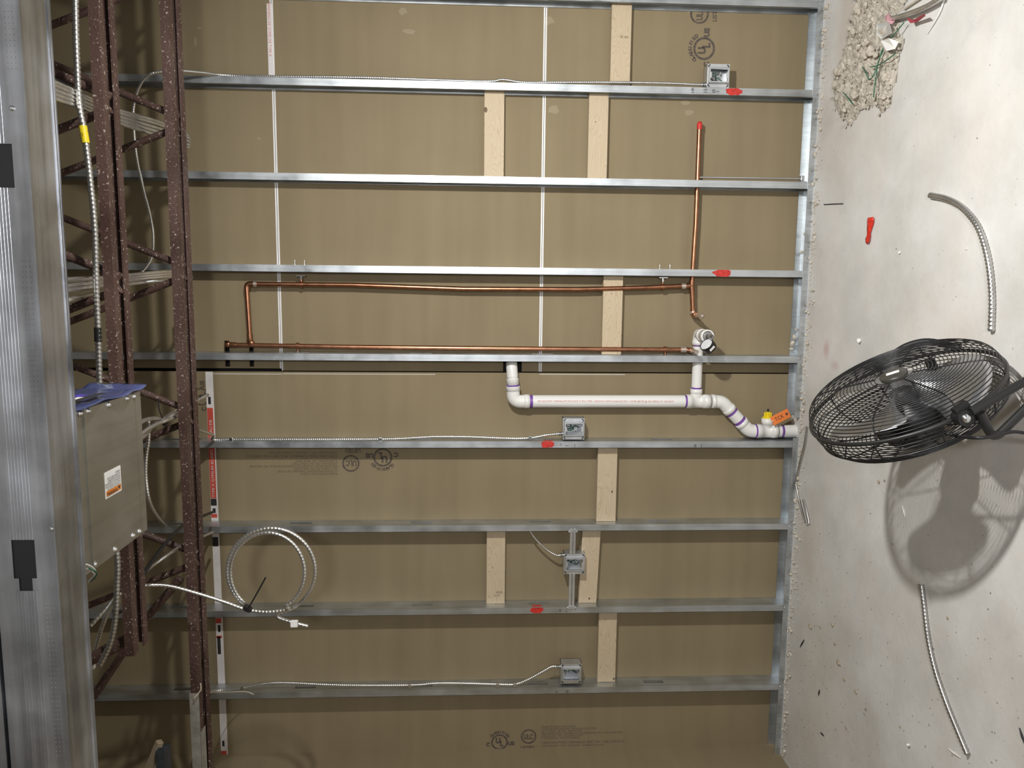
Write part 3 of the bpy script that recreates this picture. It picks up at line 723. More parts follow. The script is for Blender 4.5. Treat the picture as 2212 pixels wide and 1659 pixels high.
mb = MB(); mb.tube([pd(1107.5, 831), pd(1107.7, 835.5)], RB*.985, 20); sub(mb, 'primer_ring', M['purple'], t)
mb = MB(); mb.tube(fillet([pd(1108, 834), pd(1109, 867.5), pm(1143)], .055, 10), RB*1.04, 20); sub(mb, 'elbow', M['pvc'], t)
mb = MB(); mb.lathe(pd(1108, 834), pd(1109, 867)-pd(1108, 834), [(0, RB*1.12), (.022, RB*1.12), (.0225, RB*1.04), (.026, RB*1.0)], 20); mb.lathe(pm(1132), (0,0,-1), [(0, RB*1.0), (.001, RB*1.12), (.024, RB*1.12), (.0241, RB)], 20); sub(mb, 'elbow_hub', M['pvc'], t)
mb = MB(); mb.tube([pm(1143), pm(1484)], RB, 24); mp_ = sub(mb, 'long_pipe', M['pvc'], t)
text('3M NOVATEC THERMALSITE PVC DWV 2" PVC TYPE 1 NSF-DWV ASTM D-2665 ISO PVC 1120 PR 280 PSI @ 23C SDR26 C.P. CSA B137', .0115, pm(1160) + V((.002, -RB-.0006, 0)), (0,0,-1), (1,0,0), M['rtext'], t, 'pipe_lettering', .96)
for p0, p1, k in ((pm(1144), pm(1150.5), 1.012), (pm(1478), pm(1484), 1.012)):
    mb = MB(); mb.tube([p0, p1], RB*k, 24); sub(mb, 'primer_ring', M['purple'], t)
# sanitary tee
tc = pm(1503)
mb = MB(); mb.lathe(pm(1482), (0,0,-1), [(0, RB*1.13), (.024, RB*1.13), (.0245, RB*1.05), (.080, RB*1.05), (.0805, RB*1.13), (.112, RB*1.13), (.1125, RB)], 24)
zt = tc.z; up = V((1, 0, 0))
brp = pd(1503.5, 848); brp = V((brp.x, Yd, zt))
mb.tube([tc, brp], RS*1.12, 20, True, None); mb.lathe(brp - up*.004, up, [(0, RS*1.05), (.001, RS*1.18), (.022, RS*1.18), (.0221, RS)], 20); sub(mb, 'tee', M['pvc'], t)
topq = pd(1503.5, 738); topq = V((topq.x, Yd, zt))
mb = MB(); mb.tube([brp, topq], RS, 20); sub(mb, 'branch_pipe', M['pvc'], t)
mb = MB(); mb.tube([brp + up*.018, brp + up*.026], RS*1.012, 20); mb.tube([topq - up*.022, topq - up*.014], RS*1.012, 20); sub(mb, 'primer_ring', M['purple'], t)
# elbow toward the room with its stub
eb = pd(1504, 722); eb = V((eb.x, Yd, zt)); Yo = -.085
mb = MB(); mb.lathe(topq - up*.016, up, [(0, RS), (.001, RS*1.20), (.022, RS*1.20), (.0225, RS*1.1)], 20); mb.tube(fillet([topq, eb, V((eb.x, Yo+.03, zt))], .05, 10), RS*1.10, 20)
mb.lathe((eb.x, -.004, zt), (0,-1,0), [(0, RS*1.1), (.001, RS*1.2), (.022, RS*1.2), (.0221, RS)], 20); sub(mb, 'outlet_elbow', M['pvc'], t)
mb = MB(); mb.tube([(eb.x, -.024, zt), (eb.x, -.027, zt)], RS*1.015, 20); sub(mb, 'primer_ring', M['purple'], t)
mb = MB(); mb._lathe((eb.x, -.02, zt), (0,-1,0), [(0, RS), (.045, RS), (.046, RS*1.24), (.082, RS*1.24), (.082, RS*.98), (.06, RS*.98)], 22, True, False); sub(mb, 'outlet_collar', M['pvc'], t)
# offset: 45 degree bend, short length, bend back, second tee
k0, k1 = pm(1545), pm(1556); o1 = pd(1568, 872); o2 = pd(1622, 931)
o2 = V((pd(1690, 931).x, Yd, pd(1618, 931).z)); o3 = V((o2.x, Yd, pd(1640, 931).z)); o1 = V((MX, Yd, pd(1560, 870).z))
d45 = (o2-o1).normalized()
mb = MB(); mb.tube(fillet([pm(1542), o1, o1 + d45*.055], .04, 8), RB*1.05, 22); mb.lathe(pm(1536), (0,0,-1), [(0, RB), (.001, RB*1.12), (.02, RB*1.12), (.0205, RB)], 22); mb.lathe(o1 + d45*.040, d45, [(0, RB), (.001, RB*1.12), (.022, RB*1.12), (.0225, RB)], 22); sub(mb, 'upper_bend', M['pvc'], t)
mb = MB(); mb.tube([o1 + d45*.05, o2 - d45*.05], RB, 22); sub(mb, 'offset_pipe', M['pvc'], t)
mb = MB(); mb.tube([o1 + d45*.062, o1 + d45*.074], RB*1.02, 22); sub(mb, 'primer_ring', M['purple'], t)
mb = MB(); mb.tube([o2 - d45*.078, o2 - d45*.062], RB*1.02, 22); sub(mb, 'primer_ring', M['purple'], t)
mb = MB(); mb.tube(fillet([o2 - d45*.055, o2, o3], .035, 8), RB*1.06, 22); mb.lathe(o2 - d45*.064, d45, [(0, RB), (.001, RB*1.12), (.022, RB*1.12), (.0225, RB)], 22); mb.lathe(o3 + V((0,0,.012)), (0,0,-1), [(0, RB), (.001, RB*1.12), (.02, RB*1.12)], 22); sub(mb, 'lower_bend', M['pvc'], t)
zf = lambda px: pd(px, 931).z
X2 = o2.x
mb = MB(); mb.tube([(X2, Yd, zf(1630)), (X2, Yd, zf(1633.5))], RB*1.13, 22); sub(mb, 'primer_ring', M['purple'], t)
mb = MB(); mb.lathe((X2, Yd, zf(1633)), (0,0,-1), [(0, RB*1.14), (.025, RB*1.14), (.0255, RB*1.06), (.075, RB*1.06), (.0755, RB*1.14), (.100, RB*1.14), (.1005, RB)], 22)
zb_ = zf(1657); mb.lathe((X2, Yd, zb_), (1,0,0), [(0, RS*1.1), (.035, RS*1.1), (.0355, RS*1.22), (.062, RS*1.22), (.0625, RS*1.0)], 20); sub(mb, 'cleanout_tee', M['pvc'], t)
mb = MB(); mb.tube([(X2, Yd, zf(1680)), (X2, Yd, -.02)], RB, 22); sub(mb, 'floor_pipe', M['pvc'], t)
mb = MB(); mb.tube([(X2, Yd, zf(1686)), (X2, Yd, zf(1691))], RB*1.015, 22); sub(mb, 'primer_ring', M['purple'], t)
# yellow test plug and tag
t = thing('test_plug', 'yellow wing-nut test plug in the cleanout of the drain pipe', 'test plug', (X2+.06, Yd, zb_))
mb = MB(); mb.lathe((X2+.060, Yd, zb_), (1,0,0), [(0, .024), (.004, .026), (.009, .026), (.010, .020)], 18); sub(mb, 'flange', M['yellow'], t)
mb = MB(); mb.lathe((X2+.070, Yd, zb_), (1,0,0), [(0, .014), (.022, .012), (.024, .009)], 6, False)
for a in range(3):
    d = V((0, math.cos(a*PI/3), math.sin(a*PI/3))); mb.obox((X2+.080, Yd, zb_), [V((1,0,0)), d, V((1,0,0)).cross(d)], (.010, .018, .0035))
sub(mb, 'wing_nut', M['yellow'], t)
mb = MB(); mb.tube([(X2+.09, Yd, zb_), (X2+.108, Yd, zb_)], .0045, 8); sub(mb, 'bolt', M['black'], t)
c = at(1686, 901, .0); ax0 = (at(1707, 891, 0)-at(1664, 913, 0)).normalized(); nn = V((0,-1,.1)).normalized(); ax1 = nn.cross(ax0).normalized(); nn = ax0.cross(ax1)
t = thing('warning_tag', 'bright orange paper tag tied to the yellow plug', 'tag', c)
sub(MB().obox(c, [ax0, ax1, nn], (.046, .022, .0006)), 'tag_card', M['orange'], t)
sd = 1 if nn.y < 0 else -1
text('TCK', .026, c - ax0*.030 - ax1*.008 + nn*sd*.0008, ax0, ax1 if sd > 0 else -ax1, M['dark'], t, 'tag_lettering', .9)
mb = MB(); q = c + ax0*.034; mb.add([q + ax0*.008 + nn*sd*.0009, q - ax0*.006 + ax1*.008 + nn*sd*.0009, q - ax0*.006 - ax1*.008 + nn*sd*.0009], [(0,1,2)]); sub(mb, 'tag_symbol', M['dark'], t)
mb = MB(); mb.tube(smooth_path([c - ax0*.036 + nn*sd*.001, c - ax0*.046 + nn*sd*.006, V((X2+.07, Yd-.02, zb_))], .006), .0014, 6); sub(mb, 'tie', M['whitew'], t)

# expansion plug with pressure gauge in the outlet
t = thing('pressure_gauge', 'round black test gauge hanging from the plugged outlet of the white pipe', 'gauge', (eb.x, -.12, zt))
mb = MB(); mb.lathe((eb.x, -.090, zt), (0,-1,0), [(0, RS*.95), (.006, RS*.95), (.008, .012)], 20); sub(mb, 'rubber_plug', M['pvc_cap'], t)
mb = MB(); mb.lathe((eb.x, -.098, zt), (0,-1,0), [(0, .011), (.006, .011), (.0061, .007), (.030, .007), (.0301, .010), (.050, .010), (.058, .012), (.064, .009), (.070, .004)], 12); sub(mb, 'valve_stem', M['zinc'], t)
g0 = V((eb.x, -.118, zt)); gc = at(1531, 749, -.125); gx = V((-.35, -.45, .62)).normalized()
mb = MB(); mb.tube([g0, g0.lerp(gc, .6)], .006, 10); sub(mb, 'gauge_neck', M['zinc'], t)
gl = (at(1524, 741, -.125) - at(1541, 757, -.125)).normalized(); gd = (gl*.85 + V((0,-.35,0))).normalized()
mb = MB(); mb._lathe(gc - gd*.012, gd, [(0, .028), (.001, .032), (.031, .033), (.034, .032), (.034, .030), (.031, .030)], 26, True, True); sub(mb, 'gauge_case', M['blackm'], t)
mb = MB(); mb.lathe(gc + gd*.018, gd, [(0, .0298), (.002, .0298), (.0035, .026)], 26); sub(mb, 'gauge_face', M['glass'], t)
sd_ = (V((0,-1,0)) - gd*gd.dot(V((0,-1,0)))).normalized(); mb = MB(); mb.obox(gc + sd_*.0328 + gd*.004, [gd, sd_.cross(gd).normalized(), sd_], (.0055, .014, .0008)); sub(mb, 'side_label', M['white'], t)

# mortar lumps stuck in the floor track
for i, (px, py, s) in enumerate(((1711, 727, .017), (1708, 742, .022), (1706, 754, .018), (1714, 712, .012), (1731, 545, .012), (1744, 505, .010))):
    q = at(px, py, .05); vs, fs = bm_chunk((q.x, .05, max(.003, q.z-.02)), s, 40+i, .9); mb = MB(); mb.add(vs, fs)
    solo(mb, 'mortar_lump', M['mud'], ('second beige mortar lump in the floor track, counting toward the drain pipe side', 'largest beige mortar lump in the floor track, level with the pressure gauge', 'beige mortar lump closest to the stud crossed by the white pipe', 'smallest mortar lump of the four level with the pressure gauge', 'mortar lump in the floor track level with the middle of the copper riser', 'small mortar lump in the floor track level with the red tape scrap')[i], 'mortar lump', 'mortar lumps in the floor track')

# ------------------------------------------------------------------ open-web joists
ZB = 2.58
def joist(Y0, Y1, x0, x1, nodes, label, topx):
    t = thing('steel_joist', label, 'steel joist', ((x0+x1)/2, (Y0+Y1)/2, ZB), 'open-web steel joists under the deck')
    th = .005; leg = .028; wd = (Y1-Y0)*.30; ym = (Y0+Y1)/2
    for ya, s in ((Y0, 1), (Y1, -1)):
        mb = MB(); mb.box((x0, ya, ZB), (x1, ya+s*th, ZB+leg)); mb.box((x0, ya+s*th, ZB), (x1, ya+s*wd, ZB+th)); sub(mb, 'chord_angle', M['rust'], t)
        mb = MB(); mb.box((x0, ya, ZB+.62-leg), (x1, ya+s*th, ZB+.62)); mb.box((x0, ya+s*th, ZB+.62-th), (x1, ya+s*wd, ZB+.62)); sub(mb, 'top_chord', M['rust'], t)
    for xn in nodes:
        for s in (-1, 1):
            mb = MB(); mb.tube([(xn+s*.018, ym, ZB+.004), (xn+s*topx, ym, ZB+.61)], .0125, 10); sub(mb, 'web_bar', M['rust'], t)
    return t
Ay0, Ay1, By0, By1 = -.775, -.655, -1.275, -1.175
na = [at(360, y, (Ay0+Ay1)/2).x for y in (-60, 263, 586, 898, 1206)]
ja = joist(Ay0, Ay1, XL, 2.4, na, 'brown open-web joist nearer the wall, running the full length', .26)
nb = [at(240, y, (By0+By1)/2).x for y in (-160, 222, 611, 990)]
xe = at(283, 1418, By0).x
jb = joist(By0, By1, xe, 2.2, nb, 'brown open-web joist with a cut end, half hidden by the enclosure', .26)
mb = MB(); mb.tube([(xe+.04, -1.225, ZB+.02), (xe-.11, -1.225, ZB+.30)], .020, 10); sub(mb, 'end_web', M['rust'], jb)
mb = MB(); mb.tube([at(390, 1250, -.715), at(314, 1338, -.72), at(202, 1505, -.72)], .015, 10); sub(mb, 'end_web', M['rust'], ja)
mb = MB(); xm = at(405, 1498, Ay0).x
mb.box((XL+.002, Ay0-.002, ZB-.001), (xm, Ay0, ZB+.034)); mb.box((XL+.002, Ay0-.002, ZB-.002), (xm-.16, Ay0+.05, ZB)); sub(mb, 'mud_coating', M['grime'], ja)
vs, fs = bm_chunk(at(437, 1650, -.70), .03, 3, 1.0); mb = MB(); mb.add(vs, fs); sub(mb, 'mud_coating', M['grime'], ja)

# ------------------------------------------------------------------ header over the opening
HY0, HY1 = -2.24, -2.148; HZ = 2.261; HH = .101
t = thing('steel_header', 'wide galvanised header with pressed ribs and black punch-outs, close to the camera', 'header', (0, HY0, HZ))
ko = []
for px, py, hw, hh in ((2, 358, .018, .036), (52, 1208, .0185, .022)):
    q = at(px, py, HY0); ko.append((q.x, q.z))
mb = MB()
# front web as a grid so that the punch-outs are open
xs = [-1.995, 2.2]; zl = [HZ, HZ+HH]
for x, z in ko: xs += [x-.034, x+.034]; zl += [z-.019, z+.019]
x2, z2 = ko[1]; xs += [x2-.034-.022]; zl += [z2-.011, z2+.011]
xs = sorted(set(xs)); zl = sorted(set(v for v in zl if HZ <= v <= HZ+HH))
holes = [(x-.034, x+.034, z-.019, z+.019) for x, z in ko] + [(x2-.056, x2-.033, z2-.011, z2+.011)]
for i in range(len(xs)-1):
    for j in range(len(zl)-1):
        mx_, mz_ = (xs[i]+xs[i+1])/2, (zl[j]+zl[j+1])/2
        if any(h[0] < mx_ < h[1] and h[2] < mz_ < h[3] for h in holes): continue
        mb.box((xs[i], HY0, zl[j]), (xs[i+1], HY0+.0014, zl[j+1]))
sub(mb, 'web_plate', M['galv_h'], t)
mb = MB(); mb.box((-1.995, HY0+.0014, HZ), (2.2, HY1, HZ+.0014)); sub(mb, 'soffit_plate', M['galv_h'], t)
mb = MB(); mb.box((-1.995, HY0-.0025, HZ-.0022), (2.2, HY0+.004, HZ)); mb.box((-1.995, HY1-.011, HZ-.0016), (2.2, HY1-.0075, HZ)); mb.box((-1.995, HY1-.0015, HZ-.001), (2.2, HY1, HZ+HH)); mb.box((-1.995, HY0+.0014, HZ+HH-.0014), (2.2, HY1, HZ+HH)); sub(mb, 'lip_and_back_plates', M['galv_h'], t)  # lips, plus unseen back and top plates added to darken the inside
mb = MB(); zr0 = ko[1][1]
for k in range(7):
    z = zr0 - .0165 + k*.0052
    segs = [(-1.995, x2-.056), (x2+.034, ko[0][0]-.034), (ko[0][0]+.034, 2.2)]
    for a, b in segs: mb.tube([(a, HY0, z), (b, HY0, z)], .0012, 6, False)
sub(mb, 'rib', M['galv_h'], t)
mb = MB()
for px, py in ((26, 234), (112, 1142)):
    q = at(px, py, HY0); mb.lathe((q.x, HY0, q.z), (0,-1,0), [(0, .0045), (.0015, .0042), (.0028, .002)], 10)
sub(mb, 'screw', M['zinc'], t)
mb = MB()
for k in range(0, 300):
    x = .95 - k*.0085; 
    for zz in (.010, .016, .022):
        if (k // 34) % 2 == 0: mb.add([(x+math.cos(a)*.0011, HY0-.0007*(1 if q else 0), HZ+zz+math.sin(a)*.0011) for q in (0,) for a in (0, 2.1, 4.2)] + [(x, HY0-.0009, HZ+zz)], [(0,1,3),(1,2,3),(2,0,3)])
for x, z in ko: sub(MB().box((x-.060, HY0+.003, z-.024), (x+.040, HY0+.010, z+.024)), 'hole_shade_plate', M['black'], t)  # black plates painted in as the shade inside the punch-outs
tag(sub(mb, 'knurling', M['galv_h'], t), kind='stuff')
mb = MB(); mb.box((-1.995, HY0-.004, HZ+HH+.004), (2.2, HY0+.07, ZT-.002));  # only its lower edge shows; extended unseen to the ceiling to block light
solo(mb, 'bulkhead_panel', M['galv_h'], 'dull steel bulkhead panel rising above the ribbed header at the picture edge', 'panel')

# ------------------------------------------------------------------ electrical enclosure
EX0, EX1, EY0, EY1, EZ = -.253, .086, -2.07, -1.70, 2.339
t = thing('electrical_enclosure', 'flat galvanised enclosure with a screwed cover and warning label, under the joist', 'enclosure', ((EX0+EX1)/2, (EY0+EY1)/2, EZ))
mb = MB(); mb.box((EX0, EY0, EZ+.003), (EX1, EY1, EZ+.13), .002); sub(mb, 'body', M['galv_box'], t)
mb = MB(); mb.box((EX0+.001, EY0, EZ), (EX1-.001, -1.968, EZ+.003)); mb.box((EX0+.001, -1.965, EZ-.001), (EX1-.001, -1.733, EZ+.003)); mb.box((EX0+.001, -1.730, EZ), (EX1-.001, EY1, EZ+.003)); sub(mb, 'cover', M['galv_box'], t)
mb = MB(); mb.box((EX0+.001, -1.969, EZ-.003), (EX1-.001, -1.965, EZ)); sub(mb, 'cover_fold', M['galv_box'], t)
for px, py in ((173, 893), (190, 888), (234, 875), (274, 861), (289, 857), (204, 1219), (248, 1187), (287, 1157), (301, 1148)):
    q = az(px, py, EZ-.001); q.x = min(EX1-.007, max(EX0+.007, q.x)); mb = MB()
    mb.lathe((q.x, q.y, EZ-.0005), (0,0,-1), [(0, .0072), (.0015, .0072), (.0016, .0050), (.0050, .0048), (.006, .003)], 12); sub(mb, 'hex_screw', M['zinc'], t)
lq = [az(225, 1022, EZ-.0012), az(260, 1005, EZ-.0012), az(262, 1059, EZ-.0012), az(228, 1079, EZ-.0012)]
lx0, lx1 = (lq[2].x+lq[3].x)/2, (lq[0].x+lq[1].x)/2; ly0, ly1 = (lq[0].y+lq[3].y)/2, (lq[1].y+lq[2].y)/2
lab = sub(MB().box((lx0, ly0, EZ-.0017), (lx1, ly1, EZ-.0010)), 'warning_label', M['white'], t)
lw = lx1-lx0
sub(MB().box((lx0+lw*.07, ly0+.004, EZ-.0021), (lx0+lw*.28, ly1-.003, EZ-.0017)), 'label_band', M['oranget'], lab)
text('WARNING', .0125, (lx0+lw*.22, ly1-.020, EZ-.0023), (0,-1,0), (-1,0,0), M['dark'], lab, 'label_lettering', .82)
mb = MB(); mb.add([(lx0+lw*.11, ly1-.012, EZ-.0024), (lx0+lw*.24, ly1-.006, EZ-.0024), (lx0+lw*.24, ly1-.018, EZ-.0024)], [(0,2,1)]); sub(mb, 'label_symbol', M['dark'], lab)
text('TO REDUCE RISK OF ELECTRIC\nSHOCK DO NOT REMOVE COVER\nDISCONNECT ALL POWER BEFORE\nSERVICING THIS EQUIPMENT\nUSE COPPER WIRES 75C ONLY\nWARNING', .0062, (lx0+lw*.37, ly1-.005, EZ-.0021), (0,-1,0), (-1,0,0), M['dark'], lab, 'label_lettering', .72)
# blue plastic sleeve on the end that faces the room
t = thing('plastic_sleeve', 'crumpled blue plastic bag with printed inserts on the end of the enclosure', 'plastic bag', (EX1+.01, -1.85, EZ+.05))
mb = MB(); nu, nv = 26, 10; vs = []
for i in range(nu+1):
    for j in range(nv+1):
        u, v = i/nu, j/nv; y = -2.09 + u*.43; z = EZ - .012 + v*.135 + .006*math.sin(u*17)
        if u > .92: z += (u-.92)*.25
        x = EX1 + .006 + .003*noise.noise(V((u*7, v*4, .3))) + .003*v*(.6+.4*math.sin(u*9+1)) + (.006 if u > .9 else 0)
        vs.append((x, y, z))
mb.add(vs, [(i*(nv+1)+j, (i+1)*(nv+1)+j, (i+1)*(nv+1)+j+1, i*(nv+1)+j+1) for i in range(nu) for j in range(nv)], True)
o = sub(mb, 'film', M['blue'], t); sm = o.modifiers.new('thickness', 'SOLIDIFY'); sm.thickness = .0006
for y0, y1, z0, z1, m in ((-2.06, -1.90, .030, .062, 'white'), (-1.93, -1.86, .042, .060, 'purp'), (-2.08, -1.84, .014, .029, 'dark'), (-2.08, -1.98, .006, .013, 'yell')):
    sub(MB().box((EX1+.0135, y0, EZ+z0), (EX1+.0142, y1, EZ+z1)), 'printed_insert', M[m], t)

# ------------------------------------------------------------------ cables among the joists
CG = 'cables strung through the joists'
cable([at(162, -30, -1.33), at(165, 100, -1.33), at(171, 220, -1.33), at(183, 290, -1.33), at(196, 400, -1.33), at(205, 500, -1.33), at(208, 620, -1.33), at(212, 720, -1.33), at(216, 840, -1.33), at(228, 1000, -1.33), at(252, 1190, -1.33), at(253, 1260, -1.33), at(249, 1335, -1.33), at(238, 1390, -1.33), at(214, 1440, -1.33)],
      'flexible metal conduit with a yellow tag hanging alongside the header', r=.0088, m='armour_d', name='flexible_conduit', cat='conduit', group=CG, pitch=.012)
fc = bpy.data.objects['flexible_conduit']
mb = MB(); mb.tube([at(179, 272, -1.33), at(185, 309, -1.33)], .0105, 12); sub(mb, 'yellow_tag', M['yellow'], fc)
text('24123', .012, at(180, 306, -1.343), (1,0,0), (0,0,1), M['dark'], fc, 'tag_lettering', .8)
mb = MB(); mb.tube([at(211, 708, -1.33), at(212, 738, -1.33)], .0098, 12); sub(mb, 'coupling', M['black'], fc)
BUN = ['topmost cable of the thick bundle slung over both joists', 'second cable of the thick bundle slung over both joists', 'third cable of the thick bundle slung over both joists', 'fourth cable of the thick bundle slung over both joists', 'lowest cable of the thick bundle slung over both joists']
for k in range(5):
    o = (0, 7, 17, 26, 35)[k]; e = (0, 6, 14, 22, 28)[k]
    cable([at(95, 168+o, -1.5), at(124, 180+o, -1.45), at(207, 218+o*.75, -1.14), at(262, 240+o*.8, -.95), at(340, 262+o*.85, -.60), at(378, 278+e*.8, -.52), at(400, 288+e, -.45), at(407+2*(k in (1,2,3)), 299+e*.6, -.36), at(400, 312+e*.3, -.22)], BUN[k], r=.0058, group=CG, pitch=.008)
for k, pts in enumerate(([(130, 606), (148, 604), (225, 600), (280, 595), (357, 587), (400, 590), (413, 599), (405, 608)],
                         [(130, 620), (150, 618), (228, 608), (280, 600), (357, 593), (398, 595), (409, 603), (400, 612)],
                         [(130, 630), (150, 627), (228, 616), (280, 606), (357, 598), (392, 601), (404, 608), (396, 614)],
                         [(130, 655), (155, 646), (190, 638), (228, 628), (280, 614), (350, 606), (380, 608)])):
    Ys = [-1.5, -1.42, -1.12, -.95, -.60, -.5, -.4, -.28]
    cable([at(x, y, Ys[i]) for i, (x, y) in enumerate(pts)], ['top', 'second', 'third', 'lowest'][k] + ' smooth cable of the thin sagging bundle across the joists', r=.0068, group=CG, plain=True)
# cables beside the enclosure
cable([at(300, 914, -1.45), at(318, 906, -1.2), at(340, 904, -1.0), at(352, 911, -.92), at(372, 897, -.85), at(400, 880, -.6), at(425, 866, -.4), at(449, 853, -.25)], 'cable arching out from behind the enclosure end to the taped joint', r=.0065, group=CG, plain=True)
cable([at(300, 950, -1.45), at(318, 935, -1.2), at(336, 912, -1.0), at(352, 906, -.92), at(375, 889, -.6), at(395, 880, -.55)], 'cable rising steeply from behind the enclosure into the black tie', r=.0065, group=CG, plain=True)
cable([at(300, 941, -1.40), at(322, 925, -1.2), at(345, 914, -1.0), at(365, 906, -.92), at(385, 898, -.6)], 'cable crossing below the black tie beside the enclosure', r=.0065, group=CG)
cable([at(321, 905, -1.1), at(321, 950, -1.1), at(316, 985, -1.1), at(315, 1030, -1.1), at(322, 1080, -1.1), at(337, 1112, -1.0), at(357, 1136, -.85)], 'drooping cable loop hanging close to the far edge of the enclosure', r=.0058, group=CG)
cable([at(400, 950, -.45), at(415, 985, -.45), at(425, 1015, -.45), at(426, 1045, -.45), at(421, 1078, -.45), at(416, 1100, -.45), at(412, 1140, -.48)], 'bowed cable bulging out past the joist near the red tape', r=.0062, group=CG)
cable([at(300, 1256, -1.1), at(318, 1228, -1.05), at(345, 1190, -.95), at(365, 1165, -.85), at(400, 1132, -.55), at(430, 1118, -.35), at(460, 1106, -.1)], 'dark cable slanting behind the joist below the enclosure', r=.0065, m='black', group=CG, plain=True)
cable([at(300, 1247, -1.1), at(330, 1222, -.95), at(372, 1192, -.85), at(405, 1172, -.5), at(435, 1160, -.3), at(460, 1150, -.1)], 'pale cable slanting behind the joist below the enclosure', r=.0062, group=CG, plain=True)
mb = MB(); mb.tube(smooth_path([at(342, 862, -.95), at(344, 885, -.95), at(352, 905, -.93), at(356, 915, -.93)], .01), .0022, 6); mb.lathe(at(353, 914, -.93), (at(360, 900, -.93)-at(345, 914, -.93)), [(0, .017), (.006, .017)], 12)
solo(mb, 'cable_tie', M['black'], 'black cable tie with a long tail beside the enclosure', 'cable tie')
# frayed wires under the enclosure corner
t = thing('loose_wires', 'small tangle of white and green wire ends at the enclosure corner', 'wires', az(195, 1235, EZ))
for m, pts in (('whitew', [(186, 1219), (200, 1226), (207, 1238), (196, 1252)]), ('green', [(192, 1228), (208, 1236), (205, 1248), (195, 1256)]), ('whitew', [(184, 1228), (196, 1232), (203, 1243), (190, 1258)])):
    mb = MB(); mb.tube(smooth_path([at(x, y, -2.06+.02*i) for i, (x, y) in enumerate(pts)], .005), .0016, 6); sub(mb, 'wire', M[m], t)

# hanging coil
Yk = -.86
def kk(l, Y=Yk): return [at(x, y, Y) for x, y in l]
lead = [at(196, 1352, -1.15), at(225, 1318, -1.12), at(245, 1294, -1.08), at(262, 1278, -1.0), at(290, 1267, -.95), at(330, 1264, -.92), at(370, 1267, -.90), at(430, 1283, -.88), at(490, 1302, -.87)] + kk([(530, 1316), (575, 1322)])
def ell(cx, cy, a, b, t0, t1, n, Y): return [at(cx + a*math.cos(math.radians(t0+(t1-t0)*i/n)), cy + b*math.sin(math.radians(t0+(t1-t0)*i/n)), Y + (.02*i/n)) for i in range(n+1)]
loops = ell(578, 1236, 80, 85, 75, -230, 22, Yk-.02)[1:]
loops2 = ell(586, 1233, 95, 92, 130, 440, 24, Yk+.01)
tail = kk([(600, 1333), (625, 1342), (650, 1349), (666, 1353)], Yk+.03)
e1 = at(636, 1347, Yk)
t = cable(lead + [at(625, 1316, Yk), ] + loops + loops2 + tail, 'coiled armoured cable hanging in a double loop in front of the studs', r=.0068, group='coiled cable', pitch=.0125)
mb = MB(); mb.obox(e1, [V((1,0,0)), V((0,1,0)), V((0,0,1))], (.010, .009, .012)); sub(mb, 'end_label', M['white'], t)
mb = MB(); mb.tube(kk([(534, 1318), (540, 1308), (556, 1280), (574, 1247)], Yk-.02), .0028, 6); mb.lathe(at(533, 1317, Yk-.015), at(545, 1300, Yk-.015)-at(533, 1317, Yk-.015), [(0, .016), (.012, .016)], 12); sub(mb, 'cable_tie', M['black'], t)
cable([at(262, 1283, -1.2), at(240, 1310, -1.2), at(222, 1350, -1.2), at(208, 1395, -1.2), at(201, 1428, -1.2)], 'short cable end with a white plastic bushing below the cut joist', r=.0068, group=CG, end=(at(200, 1438, -1.2), [V((1,0,0)), V((0,1,0)), V((0,0,1))], (.009, .007, .006)))
mb = MB(); mb.tube(smooth_path([at(248, 1290, -1.03), at(258, 1278, -1.03), at(246, 1324, -1.05), at(262, 1320, -1.05)], .01), .006, 6)
solo(mb, 'black_tape_wrap', M['black'], 'black tape wrap holding cables below the cut joist end', 'tape')
# twine on the far joist
mb = MB(); mb.tube(smooth_path([at(433, 1476, -.79), at(434, 1490, -.79), at(426, 1500, -.79), at(418, 1510, -.79), at(428, 1498, -.70), at(445, 1496, -.5), at(490, 1495, -.15), at(530, 1494, -.03), at(548, 1500, -.02)], .012), .0022, 6)
solo(mb, 'twine', M['twine'], 'pale string tied around the muddy end of the joist', 'string')
# steel angle bracket by the corner
q = at(350, 1625, -.35)
t = thing('angle_bracket', 'blue-grey steel angle bracket by the corner above the last stud', 'bracket', q)
sub(MB().box((q.x-.16, -.40, q.z-.030), (q.x+.050, -.394, q.z-.004)), 'plate', M['bracket'], t); sub(MB().box((q.x-.16, -.394, q.z-.030), (q.x+.030, -.33, q.z+.010)), 'foot', M['bracket'], t)
mb = MB(); a, b = at(345, 1602, -.36), at(318, 1670, -.36); mb.tube([a, b], .018, 4, True, None, False)
solo(mb, 'wood_brace', M['wood'], 'short slanted wooden brace beside the angle bracket in the corner', 'wood brace')

# ------------------------------------------------------------------ fan
FC, FN, FR = V((.031, -1.342, .285)), V((.875, -.041, .483)).normalized(), .273
e1 = V((-FN.y*-1, -FN.x, 0)).normalized(); e1 = V((FN.y, -FN.x, 0)).normalized(); e2 = e1.cross(FN)*-1
e2 = e1.cross(FN); 
if e2.z < 0: e2 = -e2
def fp(r, deg, h): a = math.radians(deg); return FC + e1*(r*math.cos(a)) + e2*(r*math.sin(a)) + FN*h
fan = thing('floor_fan', 'large black floor fan with a round wire cage tilted upward, bright metal blades', 'fan', (FC.x, FC.y, 0))
def circ(r, h, n=64): return [fp(r, 360*k/n, h) for k in range(n+1)]
front = [(1.0, 0), (.985, .022), (.95, .044), (.88, .057), (.75, .062), (.5, .065), (.2, .067)]
rear = [(1.0, -.004), (.99, -.03), (.95, -.065), (.86, -.088), (.70, -.098), (.45, -.102), (.22, -.104)]
